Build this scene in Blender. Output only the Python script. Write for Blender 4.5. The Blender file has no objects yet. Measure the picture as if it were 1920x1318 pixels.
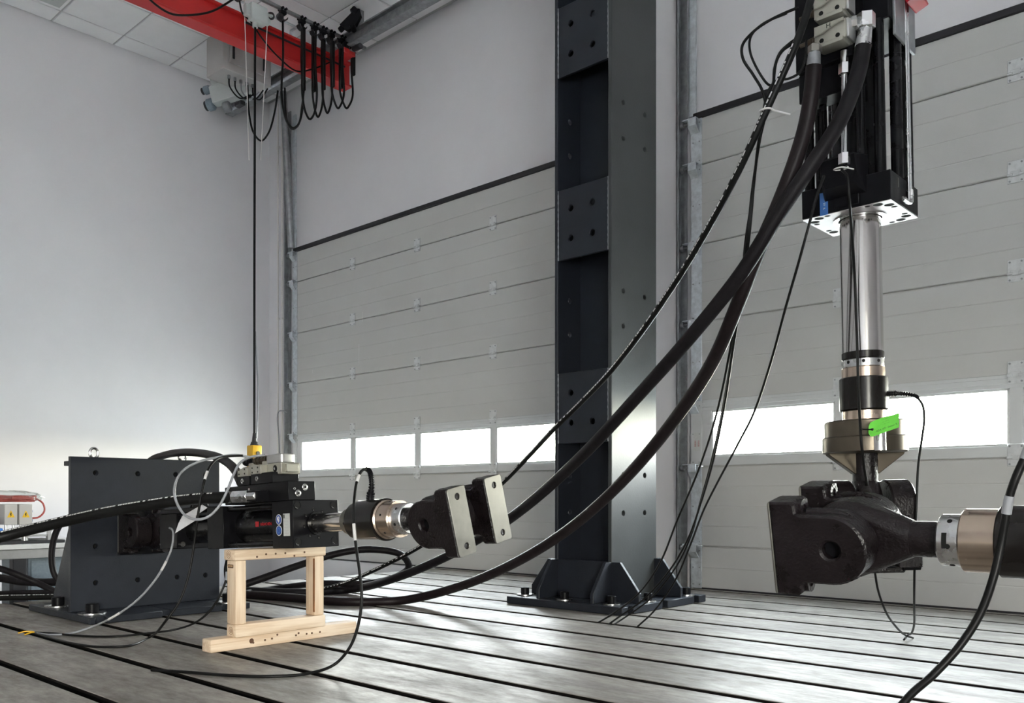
import bpy, bmesh, math, random
from mathutils import Vector, Matrix
random.seed(7)
SC = bpy.context.scene
COL = SC.collection
PI = math.pi

# ------------------------------------------------------------------ camera
FPX, U0, V0, CAMH = 1635.0, 960.0, 933.0, 0.70
FWD = Vector((-0.6730, 0.7396, 0)).normalized()
RGT = Vector((FWD.y, -FWD.x, 0))
cam = bpy.data.cameras.new('camera')
cam.sensor_width = 36.0
cam.lens = FPX / 1920 * 36.0
cam.shift_y = (V0 - 659.0) / 1920
cam.clip_start = 0.05
camo = bpy.data.objects.new('camera', cam)
COL.objects.link(camo)
camo.location = (0, 0, CAMH)
camo.rotation_euler = (PI / 2, 0, math.atan2(-FWD.x, FWD.y))
SC.camera = camo

# ------------------------------------------------------------------ world, light, exposure
WORLD_STRENGTH = 14.0
EXPOSURE = 2.25
w = bpy.data.worlds.new('world'); SC.world = w; w.use_nodes = True
nt = w.node_tree; nt.nodes.clear()
wo = nt.nodes.new('ShaderNodeOutputWorld'); bg = nt.nodes.new('ShaderNodeBackground')
tc = nt.nodes.new('ShaderNodeTexCoord'); sx = nt.nodes.new('ShaderNodeSeparateXYZ')
rp = nt.nodes.new('ShaderNodeValToRGB')
mr = nt.nodes.new('ShaderNodeMapRange'); mr.inputs[1].default_value = -1; mr.inputs[2].default_value = 1
nt.links.new(tc.outputs['Generated'], sx.inputs[0]); nt.links.new(sx.outputs[2], mr.inputs[0])
nt.links.new(mr.outputs[0], rp.inputs[0]); nt.links.new(rp.outputs[0], bg.inputs[0])
nt.links.new(bg.outputs[0], wo.inputs[0])
e = rp.color_ramp.elements
e[0].position = 0.0; e[0].color = (0.16, 0.16, 0.14, 1)
e[1].position = 1.0; e[1].color = (0.74, 0.86, 1.0, 1)
x = e.new(0.485); x.color = (0.22, 0.215, 0.20, 1)
x = e.new(0.505); x.color = (1.0, 0.965, 0.79, 1)
x = e.new(0.555); x.color = (1.0, 0.985, 0.92, 1)
x = e.new(0.62); x.color = (0.95, 0.97, 1.0, 1)
bg.inputs[1].default_value = WORLD_STRENGTH
SC.view_settings.view_transform = 'Standard'
SC.view_settings.look = 'None'
SC.view_settings.gamma = 1.0
SC.view_settings.use_curve_mapping = False
SC.view_settings.exposure = EXPOSURE
try:
    SC.cycles.use_denoising = True
    SC.cycles.max_bounces = 10
    SC.cycles.diffuse_bounces = 7
    SC.cycles.transparent_max_bounces = 12
    SC.cycles.sample_clamp_indirect = 8.0
    SC.cycles.caustics_reflective = False
    SC.cycles.caustics_refractive = False
except Exception:
    pass

# room dimensions
WX, WY, CZ, FX, FY, LOWZ = -9.5, 5.97, 5.57, 5.2, -5.5, -0.35


def portal(name, loc, rot, sx_, sy_):
    l = bpy.data.lights.new(name, 'AREA'); l.shape = 'RECTANGLE'; l.size = sx_; l.size_y = sy_
    l.cycles.is_portal = True
    o = bpy.data.objects.new(name, l); COL.objects.link(o); o.location = loc; o.rotation_euler = rot
    return o


# daylight comes in through the door windows and an unseen gate opening added for fill
ADDED_GATE_H = 2.15
portal('daylight_portal_window_left', (-6.68, 6.05, 1.19), (-PI / 2, 0, 0), 4.3, 0.4)
portal('daylight_portal_window_right', (-1.3, 6.05, 1.19), (-PI / 2, 0, 0), 4.3, 0.4)
portal('daylight_portal_added_gate', (FX + 0.05, -3.75, ADDED_GATE_H / 2), (0, PI / 2, 0), ADDED_GATE_H, 2.5)


# ------------------------------------------------------------------ pixel helpers (measuring aid)
def W(u, v, d):
    p = (FWD + RGT * ((u - U0) / FPX)) * d
    return Vector((p.x, p.y, CAMH + (V0 - v) / FPX * d))
def dir_u(u):
    return FWD + RGT * ((u - U0) / FPX)
def onX(u, v, X): return W(u, v, X / dir_u(u).x)
def onY(u, v, Y): return W(u, v, Y / dir_u(u).y)
def onZ(u, v, z): return W(u, v, (CAMH - z) * FPX / (v - V0))


# ------------------------------------------------------------------ materials
MATS = {}
def mat(name, col, rough=0.5, metal=0.0, var=0.0, vscale=8.0, bump=0.0, bscale=60.0, rvar=0.0,
        coat=0.0, spec=0.5, stretch=(1, 1, 1), col2=None, trans=0.0):
    m = bpy.data.materials.new(name); m.use_nodes = True; MATS[name] = m
    n = m.node_tree; b = n.nodes['Principled BSDF']
    b.inputs['Base Color'].default_value = (*col, 1)
    b.inputs['Roughness'].default_value = rough
    b.inputs['Metallic'].default_value = metal
    b.inputs['Specular IOR Level'].default_value = spec
    b.inputs['Coat Weight'].default_value = coat
    b.inputs['Coat Roughness'].default_value = 0.15
    if trans: b.inputs['Transmission Weight'].default_value = trans
    t = n.nodes.new('ShaderNodeTexCoord'); mp = n.nodes.new('ShaderNodeMapping')
    mp.inputs['Scale'].default_value = stretch
    n.links.new(t.outputs['Object'], mp.inputs[0])
    if var or rvar or col2:
        no = n.nodes.new('ShaderNodeTexNoise'); no.inputs['Scale'].default_value = vscale
        no.inputs['Detail'].default_value = 6; no.inputs['Roughness'].default_value = 0.62
        n.links.new(mp.outputs[0], no.inputs[0])
        if col2 or var:
            r = n.nodes.new('ShaderNodeValToRGB')
            c2 = col2 or tuple(min(1, c * (1 + var)) for c in col)
            c1 = col if col2 else tuple(c * (1 - var) for c in col)
            r.color_ramp.elements[0].color = (*c1, 1); r.color_ramp.elements[0].position = 0.32
            r.color_ramp.elements[1].color = (*c2, 1); r.color_ramp.elements[1].position = 0.68
            n.links.new(no.outputs[0], r.inputs[0]); n.links.new(r.outputs[0], b.inputs['Base Color'])
        if rvar:
            q = n.nodes.new('ShaderNodeMapRange')
            q.inputs[1].default_value = 0.3; q.inputs[2].default_value = 0.7
            q.inputs[3].default_value = max(0.02, rough - rvar); q.inputs[4].default_value = min(1, rough + rvar)
            n.links.new(no.outputs[0], q.inputs[0]); n.links.new(q.outputs[0], b.inputs['Roughness'])
    if bump:
        nb = n.nodes.new('ShaderNodeTexNoise'); nb.inputs['Scale'].default_value = bscale
        nb.inputs['Detail'].default_value = 4
        n.links.new(mp.outputs[0], nb.inputs[0])
        bu = n.nodes.new('ShaderNodeBump'); bu.inputs['Strength'].default_value = bump
        bu.inputs['Distance'].default_value = 0.01
        n.links.new(nb.outputs[0], bu.inputs['Height']); n.links.new(bu.outputs[0], b.inputs['Normal'])
    return m


mat('wall_paint', (0.71, 0.70, 0.72), 0.85, var=0.02, vscale=2, bump=0.05, bscale=180)
mat('ceiling_tile', (0.84, 0.84, 0.85), 0.9, var=0.02, vscale=6, bump=0.08, bscale=120)
mat('ceiling_grid', (0.45, 0.46, 0.46), 0.6)
mat('concrete', (0.30, 0.30, 0.29), 0.75, var=0.15, vscale=3)
mat('door_skin', (0.50, 0.50, 0.485), 0.5, var=0.02, vscale=3, bump=0.12, bscale=220)
mat('door_frame', (0.56, 0.57, 0.57), 0.42, var=0.03, vscale=5)
mat('door_seal', (0.015, 0.014, 0.018), 0.55)
mat('galvanised', (0.60, 0.64, 0.67), 0.40, 0.5, var=0.18, vscale=22, rvar=0.08)
mat('hinge_zinc', (0.60, 0.61, 0.61), 0.45, 0.35, var=0.1, vscale=30)
mat('galvanised_dark', (0.30, 0.31, 0.32), 0.42, 0.75, var=0.2, vscale=16)
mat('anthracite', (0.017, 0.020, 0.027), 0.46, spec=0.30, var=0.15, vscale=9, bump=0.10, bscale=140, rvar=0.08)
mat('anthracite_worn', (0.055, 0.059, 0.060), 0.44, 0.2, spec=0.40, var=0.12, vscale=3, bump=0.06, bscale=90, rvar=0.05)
mat('black_oxide', (0.006, 0.006, 0.0075), 0.38, spec=0.13, var=0.2, vscale=14, rvar=0.08)
mat('black_paint', (0.005, 0.005, 0.006), 0.26, spec=0.22, var=0.15, vscale=10, rvar=0.05)
mat('cast_black', (0.009, 0.0065, 0.0075), 0.31, spec=0.32, var=0.3, vscale=10, bump=0.30, bscale=110, rvar=0.1)
mat('black_sleeve', (0.010, 0.0085, 0.008), 0.24, var=0.15, vscale=8, spec=0.3)
mat('chrome', (0.62, 0.60, 0.57), 0.13, 1.0, var=0.03, vscale=5, rvar=0.03)
mat('steel_bright', (0.66, 0.66, 0.66), 0.26, 1.0, var=0.06, vscale=14, rvar=0.06)
mat('steel_ground', (0.20, 0.193, 0.172), 0.40, 0.8, var=0.14, vscale=16, rvar=0.1)
mat('bronze_nickel', (0.58, 0.47, 0.38), 0.24, 1.0, var=0.06, vscale=10, rvar=0.05)
mat('brown_nickel', (0.10, 0.083, 0.062), 0.34, 0.75, var=0.1, vscale=10, rvar=0.05)
mat('plate_white', (0.47, 0.435, 0.45), 0.40, 0.15, var=0.05, vscale=12)
mat('beige_valve', (0.36, 0.35, 0.30), 0.42, 0.4, var=0.06, vscale=16)
mat('valve_cover', (0.46, 0.46, 0.45), 0.35, 0.7, var=0.05, vscale=16)
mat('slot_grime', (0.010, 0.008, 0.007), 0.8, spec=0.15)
mat('dark_hole', (0.004, 0.004, 0.004), 0.9)  # near-black stands in for the shade inside holes, slots and sockets
mat('rubber', (0.010, 0.0085, 0.010), 0.5, spec=0.16, var=0.25, vscale=20, bump=0.08, bscale=260)
mat('rubber_brown', (0.013, 0.009, 0.010), 0.45, spec=0.18, var=0.25, vscale=20)
mat('cable_black', (0.007, 0.007, 0.007), 0.42, spec=0.2)
mat('cable_grey', (0.30, 0.31, 0.33), 0.40)
mat('print_white', (0.66, 0.65, 0.64), 0.6)
mat('label_white', (0.55, 0.56, 0.54), 0.5, var=0.06, vscale=120)
mat('label_blue', (0.02, 0.07, 0.33), 0.4)
mat('label_sky', (0.05, 0.16, 0.45), 0.45)
mat('label_red', (0.40, 0.007, 0.014), 0.45, spec=0.3)
mat('warn_red', (0.42, 0.05, 0.05), 0.6)
mat('ink', (0.012, 0.02, 0.012), 0.7)
mat('tag_green', (0.13, 0.62, 0.045), 0.55, var=0.06, vscale=30)
mat('tag_ink', (0.03, 0.16, 0.02), 0.7)
mat('crane_red', (0.52, 0.020, 0.018), 0.42, var=0.06, vscale=5, coat=0.1)
mat('crane_white', (0.50, 0.53, 0.52), 0.45, var=0.05, vscale=6)
mat('cabinet_grey', (0.46, 0.45, 0.44), 0.5, var=0.03, vscale=6)
mat('pendant_yellow', (0.72, 0.42, 0.02), 0.4)
mat('rope_white', (0.7, 0.68, 0.66), 0.6)
mat('rope_blue', (0.02, 0.05, 0.32), 0.6)
mat('laminate', (0.62, 0.63, 0.63), 0.35, var=0.03, vscale=10)
mat('alu', (0.60, 0.60, 0.60), 0.34, 0.9, var=0.05, vscale=20)
mat('cabinet_blue', (0.20, 0.25, 0.29), 0.5, var=0.15, vscale=60)
mat('dark_plastic', (0.018, 0.018, 0.022), 0.5)
mat('blue_cap', (0.02, 0.16, 0.55), 0.4)
mat('warn_yellow', (0.80, 0.50, 0.02), 0.5)
mat('red_hose', (0.38, 0.07, 0.06), 0.45)
mat('paper_white', (0.72, 0.72, 0.74), 0.6, var=0.05, vscale=40)
mat('outside_ground', (0.54, 0.525, 0.48), 0.9, var=0.2, vscale=1)


def wood_material():
    m = bpy.data.materials.new('pine'); m.use_nodes = True; MATS['pine'] = m
    n = m.node_tree; b = n.nodes['Principled BSDF']
    t = n.nodes.new('ShaderNodeTexCoord'); mp = n.nodes.new('ShaderNodeMapping')
    mp.inputs['Scale'].default_value = (18, 18, 1.3)
    n.links.new(t.outputs['Object'], mp.inputs[0])
    no = n.nodes.new('ShaderNodeTexNoise'); no.inputs['Scale'].default_value = 2.2; no.inputs['Detail'].default_value = 7
    no.inputs['Distortion'].default_value = 1.2
    n.links.new(mp.outputs[0], no.inputs[0])
    r = n.nodes.new('ShaderNodeValToRGB')
    r.color_ramp.elements[0].position = 0.28; r.color_ramp.elements[0].color = (0.60, 0.42, 0.26, 1)
    r.color_ramp.elements[1].position = 0.66; r.color_ramp.elements[1].color = (0.79, 0.64, 0.475, 1)
    n.links.new(no.outputs[0], r.inputs[0])
    n.links.new(r.outputs[0], b.inputs['Base Color'])
    b.inputs['Roughness'].default_value = 0.6
    mat('pine_stain', (0.24, 0.09, 0.025), 0.6, var=0.4, vscale=14, stretch=(6, 6, 0.8))
    mat('knot', (0.10, 0.045, 0.02), 0.6)
    mat('pine_end', (0.58, 0.38, 0.20), 0.65, var=0.15, vscale=30)
wood_material()


def bed_material():
    m = bpy.data.materials.new('bed_steel'); m.use_nodes = True; MATS['bed_steel'] = m
    n = m.node_tree; b = n.nodes['Principled BSDF']
    g = n.nodes.new('ShaderNodeNewGeometry'); mp = n.nodes.new('ShaderNodeMapping')
    mp.inputs['Scale'].default_value = (0.55, 1.6, 1)
    n.links.new(g.outputs['Position'], mp.inputs[0])
    big = n.nodes.new('ShaderNodeTexNoise'); big.inputs['Scale'].default_value = 2.6
    big.inputs['Detail'].default_value = 9; big.inputs['Roughness'].default_value = 0.68
    n.links.new(mp.outputs[0], big.inputs[0])
    fine = n.nodes.new('ShaderNodeTexNoise'); fine.inputs['Scale'].default_value = 16
    fine.inputs['Detail'].default_value = 8; fine.inputs['Roughness'].default_value = 0.7
    n.links.new(mp.outputs[0], fine.inputs[0])
    r = n.nodes.new('ShaderNodeValToRGB')
    r.color_ramp.elements[0].position = 0.30; r.color_ramp.elements[0].color = (0.172, 0.158, 0.141, 1)
    r.color_ramp.elements[1].position = 0.72; r.color_ramp.elements[1].color = (0.42, 0.39, 0.35, 1)
    n.links.new(big.outputs[0], r.inputs[0])
    mx = n.nodes.new('ShaderNodeMix'); mx.data_type = 'RGBA'; mx.blend_type = 'MULTIPLY'
    mx.inputs[0].default_value = 0.7
    r2 = n.nodes.new('ShaderNodeValToRGB')
    r2.color_ramp.elements[0].position = 0.32; r2.color_ramp.elements[0].color = (0.48, 0.46, 0.43, 1)
    r2.color_ramp.elements[1].position = 0.6; r2.color_ramp.elements[1].color = (1, 1, 1, 1)
    n.links.new(fine.outputs[0], r2.inputs[0])
    n.links.new(r.outputs[0], mx.inputs[6]); n.links.new(r2.outputs[0], mx.inputs[7])
    n.links.new(mx.outputs[2], b.inputs['Base Color'])
    b.inputs['Metallic'].default_value = 0.05
    b.inputs['Specular IOR Level'].default_value = 0.14
    q = n.nodes.new('ShaderNodeMapRange')
    q.inputs[1].default_value = 0.30; q.inputs[2].default_value = 0.70
    q.inputs[3].default_value = 0.62; q.inputs[4].default_value = 0.28
    ad = n.nodes.new('ShaderNodeMath'); ad.operation = 'MULTIPLY_ADD'; ad.inputs[1].default_value = 0.45
    hf = n.nodes.new('ShaderNodeMath'); hf.operation = 'MULTIPLY'; hf.inputs[1].default_value = 0.55
    n.links.new(big.outputs[0], hf.inputs[0]); n.links.new(fine.outputs[0], ad.inputs[0])
    n.links.new(hf.outputs[0], ad.inputs[2])
    n.links.new(ad.outputs[0], q.inputs[0]); n.links.new(q.outputs[0], b.inputs['Roughness'])
    bu = n.nodes.new('ShaderNodeBump'); bu.inputs['Strength'].default_value = 0.12; bu.inputs['Distance'].default_value = 0.01
    n.links.new(fine.outputs[0], bu.inputs['Height']); n.links.new(bu.outputs[0], b.inputs['Normal'])
bed_material()


def glass_material():
    m = bpy.data.materials.new('window_glass'); m.use_nodes = True; MATS['window_glass'] = m
    n = m.node_tree; n.nodes.clear()
    o = n.nodes.new('ShaderNodeOutputMaterial'); mx = n.nodes.new('ShaderNodeMixShader')
    t = n.nodes.new('ShaderNodeBsdfTransparent'); t.inputs[0].default_value = (0.93, 0.95, 0.94, 1)
    g = n.nodes.new('ShaderNodeBsdfGlossy'); g.inputs['Roughness'].default_value = 0.03
    lw = n.nodes.new('ShaderNodeLayerWeight'); pw = n.nodes.new('ShaderNodeMath'); pw.operation = 'POWER'; pw.inputs[1].default_value = 4.0
    f = n.nodes.new('ShaderNodeMath'); f.operation = 'MULTIPLY_ADD'; f.name = 'reflect'; f.inputs[1].default_value = 0.5; f.inputs[2].default_value = 0.04
    n.links.new(lw.outputs['Facing'], pw.inputs[0]); n.links.new(pw.outputs[0], f.inputs[0])
    n.links.new(f.outputs[0], mx.inputs[0]); n.links.new(t.outputs[0], mx.inputs[1])
    n.links.new(g.outputs[0], mx.inputs[2]); n.links.new(mx.outputs[0], o.inputs[0])
    m2 = m.copy(); m2.name = 'clear_film'; MATS['clear_film'] = m2
    m2.node_tree.nodes['reflect'].inputs[2].default_value = 0.12
glass_material()


# ------------------------------------------------------------------ mesh helpers
def NB(): return bmesh.new()

def join(bm, tmp, M=None):
    if M is not None: tmp.transform(M)
    me = bpy.data.meshes.new('tmp'); tmp.to_mesh(me); tmp.free()
    bm.from_mesh(me); bpy.data.meshes.remove(me)
    return bm

def box(bm, lo, hi, bev=0.0, M=None, seg=1):
    t = NB(); bmesh.ops.create_cube(t, size=1)
    lo, hi = Vector(lo), Vector(hi); c, s = (lo + hi) / 2, hi - lo
    for v in t.verts: v.co = Vector((v.co.x * s.x + c.x, v.co.y * s.y + c.y, v.co.z * s.z + c.z))
    if bev: bmesh.ops.bevel(t, geom=list(t.edges), offset=bev, segments=seg, affect='EDGES', profile=0.5)
    return join(bm, t, M)

def axis_frame(p, d, up=None):
    d = Vector(d).normalized()
    up = Vector(up) if up is not None else (Vector((0, 0, 1)) if abs(d.z) < 0.9 else Vector((1, 0, 0)))
    y = up.cross(d).normalized(); z = d.cross(y)
    return Matrix(((d.x, y.x, z.x, p[0]), (d.y, y.y, z.y, p[1]), (d.z, y.z, z.z, p[2]), (0, 0, 0, 1)))

def frame(o, a, b, c):
    return Matrix(((a[0], b[0], c[0], o[0]), (a[1], b[1], c[1], o[1]), (a[2], b[2], c[2], o[2]), (0, 0, 0, 1)))

def lathe(bm, prof, M=None, seg=32, ang0=0.0, ang1=2 * PI):
    """profile of (x, r) along local X, swept about X."""
    t = NB(); full = abs(ang1 - ang0 - 2 * PI) < 1e-6
    n = seg if full else seg + 1
    rings = []
    for x_, r_ in prof:
        if r_ < 1e-6:
            rings.append([t.verts.new((x_, 0, 0))])
        else:
            rings.append([t.verts.new((x_, r_ * math.cos(ang0 + (ang1 - ang0) * k / seg), r_ * math.sin(ang0 + (ang1 - ang0) * k / seg))) for k in range(n)])
    for a, b in zip(rings, rings[1:]):
        for k in range(seg):
            k2 = (k + 1) % n
            if len(a) == 1 and len(b) == 1: continue
            if len(a) == 1: t.faces.new((a[0], b[k2], b[k]))
            elif len(b) == 1: t.faces.new((a[k], a[k2], b[0]))
            else: t.faces.new((a[k], a[k2], b[k2], b[k]))
    bmesh.ops.recalc_face_normals(t, faces=list(t.faces))
    return join(bm, t, M)

def cyl(bm, p0, p1, r, r1=None, seg=24, bev=0.0):
    p0, p1 = Vector(p0), Vector(p1); L = (p1 - p0).length; r1 = r if r1 is None else r1
    if bev: prof = [(0, 0), (0, r - bev), (bev, r), (L - bev, r1), (L, r1 - bev), (L, 0)]
    else: prof = [(0, 0), (0, r), (L, r1), (L, 0)]
    return lathe(bm, prof, axis_frame(p0, p1 - p0), seg)

def hexnut(bm, p0, p1, r, bev=0.15):
    p0, p1 = Vector(p0), Vector(p1); L = (p1 - p0).length; b = r * bev
    return lathe(bm, [(0, 0), (0, r - b), (b * .6, r), (L - b * .6, r), (L, r - b), (L, 0)], axis_frame(p0, p1 - p0), 6)

def catmull(pts, n=8):
    P = [Vector(p) for p in pts]
    if len(P) < 3: return P
    P = [P[0] * 2 - P[1]] + P + [P[-1] * 2 - P[-2]]
    out = []
    for i in range(1, len(P) - 2):
        p0, p1, p2, p3 = P[i - 1], P[i], P[i + 1], P[i + 2]
        def tj(ti, a, b): return ti + max((b - a).length, 1e-6) ** 0.5
        t0 = 0; t1 = tj(t0, p0, p1); t2 = tj(t1, p1, p2); t3 = tj(t2, p2, p3)
        for k in range(n):
            t = t1 + (t2 - t1) * k / n
            A1 = p0 * ((t1 - t) / (t1 - t0)) + p1 * ((t - t0) / (t1 - t0))
            A2 = p1 * ((t2 - t) / (t2 - t1)) + p2 * ((t - t1) / (t2 - t1))
            A3 = p2 * ((t3 - t) / (t3 - t2)) + p3 * ((t - t2) / (t3 - t2))
            B1 = A1 * ((t2 - t) / (t2 - t0)) + A2 * ((t - t0) / (t2 - t0))
            B2 = A2 * ((t3 - t) / (t3 - t1)) + A3 * ((t - t1) / (t3 - t1))
            out.append(B1 * ((t2 - t) / (t2 - t1)) + B2 * ((t - t1) / (t2 - t1)))
    out.append(P[-2])
    return out

def sweep_frames(path):
    T = []
    for i in range(len(path)):
        a = path[max(i - 1, 0)]; b = path[min(i + 1, len(path) - 1)]
        T.append((b - a).normalized())
    up = Vector((0, 0, 1)) if abs(T[0].z) < 0.9 else Vector((1, 0, 0))
    N = (up - T[0] * up.dot(T[0])).normalized(); fr = []
    for i, t in enumerate(T):
        N = (N - t * N.dot(t)).normalized()
        fr.append((path[i], t, N, t.cross(N)))
    return fr

def tube(bm, pts, r, seg=10, n=8, smooth=True):
    path = catmull(pts, n) if smooth else [Vector(p) for p in pts]
    t = NB(); fr = sweep_frames(path); rings = []
    for i, (p, tt, a, b) in enumerate(fr):
        rr = r(i / (len(fr) - 1)) if callable(r) else r
        rings.append([t.verts.new(p + (a * math.cos(2 * PI * k / seg) + b * math.sin(2 * PI * k / seg)) * rr) for k in range(seg)])
    for A, B in zip(rings, rings[1:]):
        for k in range(seg):
            t.faces.new((A[k], A[(k + 1) % seg], B[(k + 1) % seg], B[k]))
    t.faces.new(rings[0][::-1]); t.faces.new(rings[-1])
    bmesh.ops.recalc_face_normals(t, faces=list(t.faces))
    return join(bm, t)

def prof(bm, outline, holes, depth, M=None, bev=0.0, z0=0.0):
    """outline (list of xy) with holes (cx, cy, r), extruded along local z from z0 to z0+depth."""
    cu = bpy.data.curves.new('tmp', 'CURVE'); cu.dimensions = '2D'; cu.fill_mode = 'BOTH'
    cu.extrude = depth / 2 - bev; cu.bevel_depth = bev; cu.offset = -bev; cu.bevel_resolution = 0
    def sp(pp):
        s = cu.splines.new('POLY'); s.points.add(len(pp) - 1); s.use_cyclic_u = True
        for q, p in zip(s.points, pp): q.co = (p[0], p[1], 0, 1)
    sp(outline)
    for (cx, cy, r) in holes:
        sp([(cx + r * math.cos(2 * PI * k / 20), cy + r * math.sin(2 * PI * k / 20)) for k in range(20)])
    ob = bpy.data.objects.new('tmp', cu)
    COL.objects.link(ob)
    dg = bpy.context.evaluated_depsgraph_get(); dg.update()
    me = bpy.data.meshes.new_from_object(ob.evaluated_get(dg))
    t = NB(); t.from_mesh(me); bpy.data.meshes.remove(me)
    bpy.data.objects.remove(ob); bpy.data.curves.remove(cu)
    bmesh.ops.remove_doubles(t, verts=list(t.verts), dist=1e-5)
    bmesh.ops.recalc_face_normals(t, faces=list(t.faces))
    t.transform(Matrix.Translation((0, 0, z0 + depth / 2)))
    return join(bm, t, M)

def rrect(w, h, r, n=4, cx=0, cy=0):
    out = []
    for sx_, sy_, a0 in ((1, 1, 0), (-1, 1, 90), (-1, -1, 180), (1, -1, 270)):
        for k in range(n + 1):
            a = math.radians(a0 + 90 * k / n)
            out.append((cx + sx_ * (w / 2 - r) + r * math.cos(a), cy + sy_ * (h / 2 - r) + r * math.sin(a)))
    return out

def hull(bm, pts, M=None):
    t = NB()
    for p in pts: t.verts.new(p)
    r = bmesh.ops.convex_hull(t, input=list(t.verts))
    for g in r.get('geom_interior', []):
        if isinstance(g, bmesh.types.BMVert) and g.is_valid: t.verts.remove(g)
    bmesh.ops.recalc_face_normals(t, faces=list(t.faces))
    return join(bm, t, M)

def text_bm(s, size, M, depth=0.0006, align='CENTER'):
    cu = bpy.data.curves.new('tmp', 'FONT'); cu.body = s; cu.size = size; cu.extrude = depth
    cu.align_x = align; cu.align_y = 'CENTER'; cu.resolution_u = 2
    ob = bpy.data.objects.new('tmp', cu); COL.objects.link(ob)
    dg = bpy.context.evaluated_depsgraph_get(); dg.update()
    me = bpy.data.meshes.new_from_object(ob.evaluated_get(dg))
    t = NB(); t.from_mesh(me); bpy.data.meshes.remove(me)
    bpy.data.objects.remove(ob); bpy.data.curves.remove(cu)
    t.transform(M)
    return t

MW = {}
def finish(name, bm, m, angle):
    me = bpy.data.meshes.new(name); bm.to_mesh(me); bm.free()
    me.materials.append(MATS[m])
    if angle:
        for p in me.polygons: p.use_smooth = True
        me.set_sharp_from_angle(angle=math.radians(angle))
    o = bpy.data.objects.new(name, me); COL.objects.link(o)
    return o

def thing(name, label, cat, loc=(0, 0, 0), group=None, kind=None):
    o = bpy.data.objects.new(name, None); COL.objects.link(o); o.location = loc
    o.empty_display_size = 0.1
    MW[o.name] = Matrix.Translation(loc)
    if label: o['label'] = label
    if cat: o['category'] = cat
    if group: o['group'] = group
    if kind: o['kind'] = kind
    return o

def part(name, bm, m, parent, M=None, angle=38, label=None):
    """geometry given in world space (or local to M)"""
    if M is not None: bm.transform(M)
    root = MW[parent.name]
    bm.transform(root.inverted())
    o = finish(name, bm, m, angle); o.parent = parent
    MW[o.name] = root
    if label: o['label'] = label
    return o

def solo(name, bm, m, label=None, cat=None, group=None, kind=None, M=None, angle=38):
    """a thing that is one mesh: origin at the middle of its base"""
    if M is not None: bm.transform(M)
    vs = [v.co for v in bm.verts]
    lo = Vector((min(v.x for v in vs), min(v.y for v in vs), min(v.z for v in vs)))
    hi = Vector((max(v.x for v in vs), max(v.y for v in vs), max(v.z for v in vs)))
    c = Vector(((lo.x + hi.x) / 2, (lo.y + hi.y) / 2, lo.z))
    bm.transform(Matrix.Translation(-c))
    o = finish(name, bm, m, angle); o.location = c
    MW[o.name] = Matrix.Translation(c)
    if label: o['label'] = label
    if cat: o['category'] = cat
    if group: o['group'] = group
    if kind: o['kind'] = kind
    return o

def again(src, offset):
    """another copy of a part beside the first, sharing its mesh"""
    o = src.copy(); COL.objects.link(o); o.parent = src.parent
    o.location = Vector(src.location) + Vector(offset)
    MW[o.name] = MW[src.name]
    return o


# ================================================================== the room
b = NB(); box(b, (WX, FY, LOWZ - 0.1), (FX, WY + 0.02, LOWZ)); solo('floor', b, 'concrete', kind='structure')
b = NB(); box(b, (WX - 0.2, FY - 0.2, LOWZ), (WX, WY + 0.3, CZ + 0.3)); solo('wall_left', b, 'wall_paint', kind='structure')
DOORS = (-8.93, -3.52)          # left edge of each door leaf
DW, DTOP = 4.46, 3.63
b = NB()
yb0, yb1 = WY, WY + 0.25
DY_ = 5.935
box(b, (WX, yb0, LOWZ), (DOORS[0] + 0.04, yb1, CZ + 0.3))
box(b, (DOORS[0] + DW - 0.04, yb0, LOWZ), (DOORS[1] + 0.04, yb1, CZ + 0.3))
box(b, (DOORS[1] + DW - 0.04, yb0, LOWZ), (FX + .2, yb1, CZ + 0.3))
for X0 in DOORS:
    box(b, (X0 + 0.04, yb0, DTOP - 0.02), (X0 + DW - 0.04, yb1, CZ + 0.3))
    box(b, (X0 + 0.04, yb0, LOWZ), (X0 + DW - 0.04, yb1, 0.006))
    box(b, (X0 + 0.02, DY_ , LOWZ), (X0 + DW - 0.02, yb0 + .001, -0.004))
solo('wall_back', b, 'wall_paint', kind='structure', angle=0)
b = NB()
gy0, gy1 = -5.0, -2.5  # opening added in the unseen right wall to let in fill daylight
box(b, (FX, FY - .2, LOWZ), (FX + 0.2, gy0, CZ + 0.3)); box(b, (FX, gy1, LOWZ), (FX + 0.2, WY, CZ + 0.3))
box(b, (FX, gy0, ADDED_GATE_H), (FX + 0.2, gy1, CZ + 0.3)); box(b, (FX, gy0, LOWZ), (FX + .2, gy1, 0))
solo('wall_right', b, 'wall_paint', kind='structure', angle=0)
b = NB()
gx0_, gx1_ = 0.5, 4.8
box(b, (WX, FY - 0.2, LOWZ), (gx0_, FY, CZ + 0.3)); box(b, (gx1_, FY - .2, LOWZ), (FX, FY, CZ + .3))
box(b, (gx0_, FY - .2, LOWZ), (gx1_, FY, CZ + .3))
solo('wall_front', b, 'wall_paint', kind='structure', angle=0)
b = NB(); box(b, (-60, WY + 0.3, -0.6), (60, 60, -0.5)); box(b, (FX + .2, -60, -0.6), (60, WY + .3, -0.5)); box(b, (-60, -60, -.6), (FX + .2, FY - .2, -.5))
solo('ground_outside', b, 'outside_ground', kind='structure', angle=0)

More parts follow.
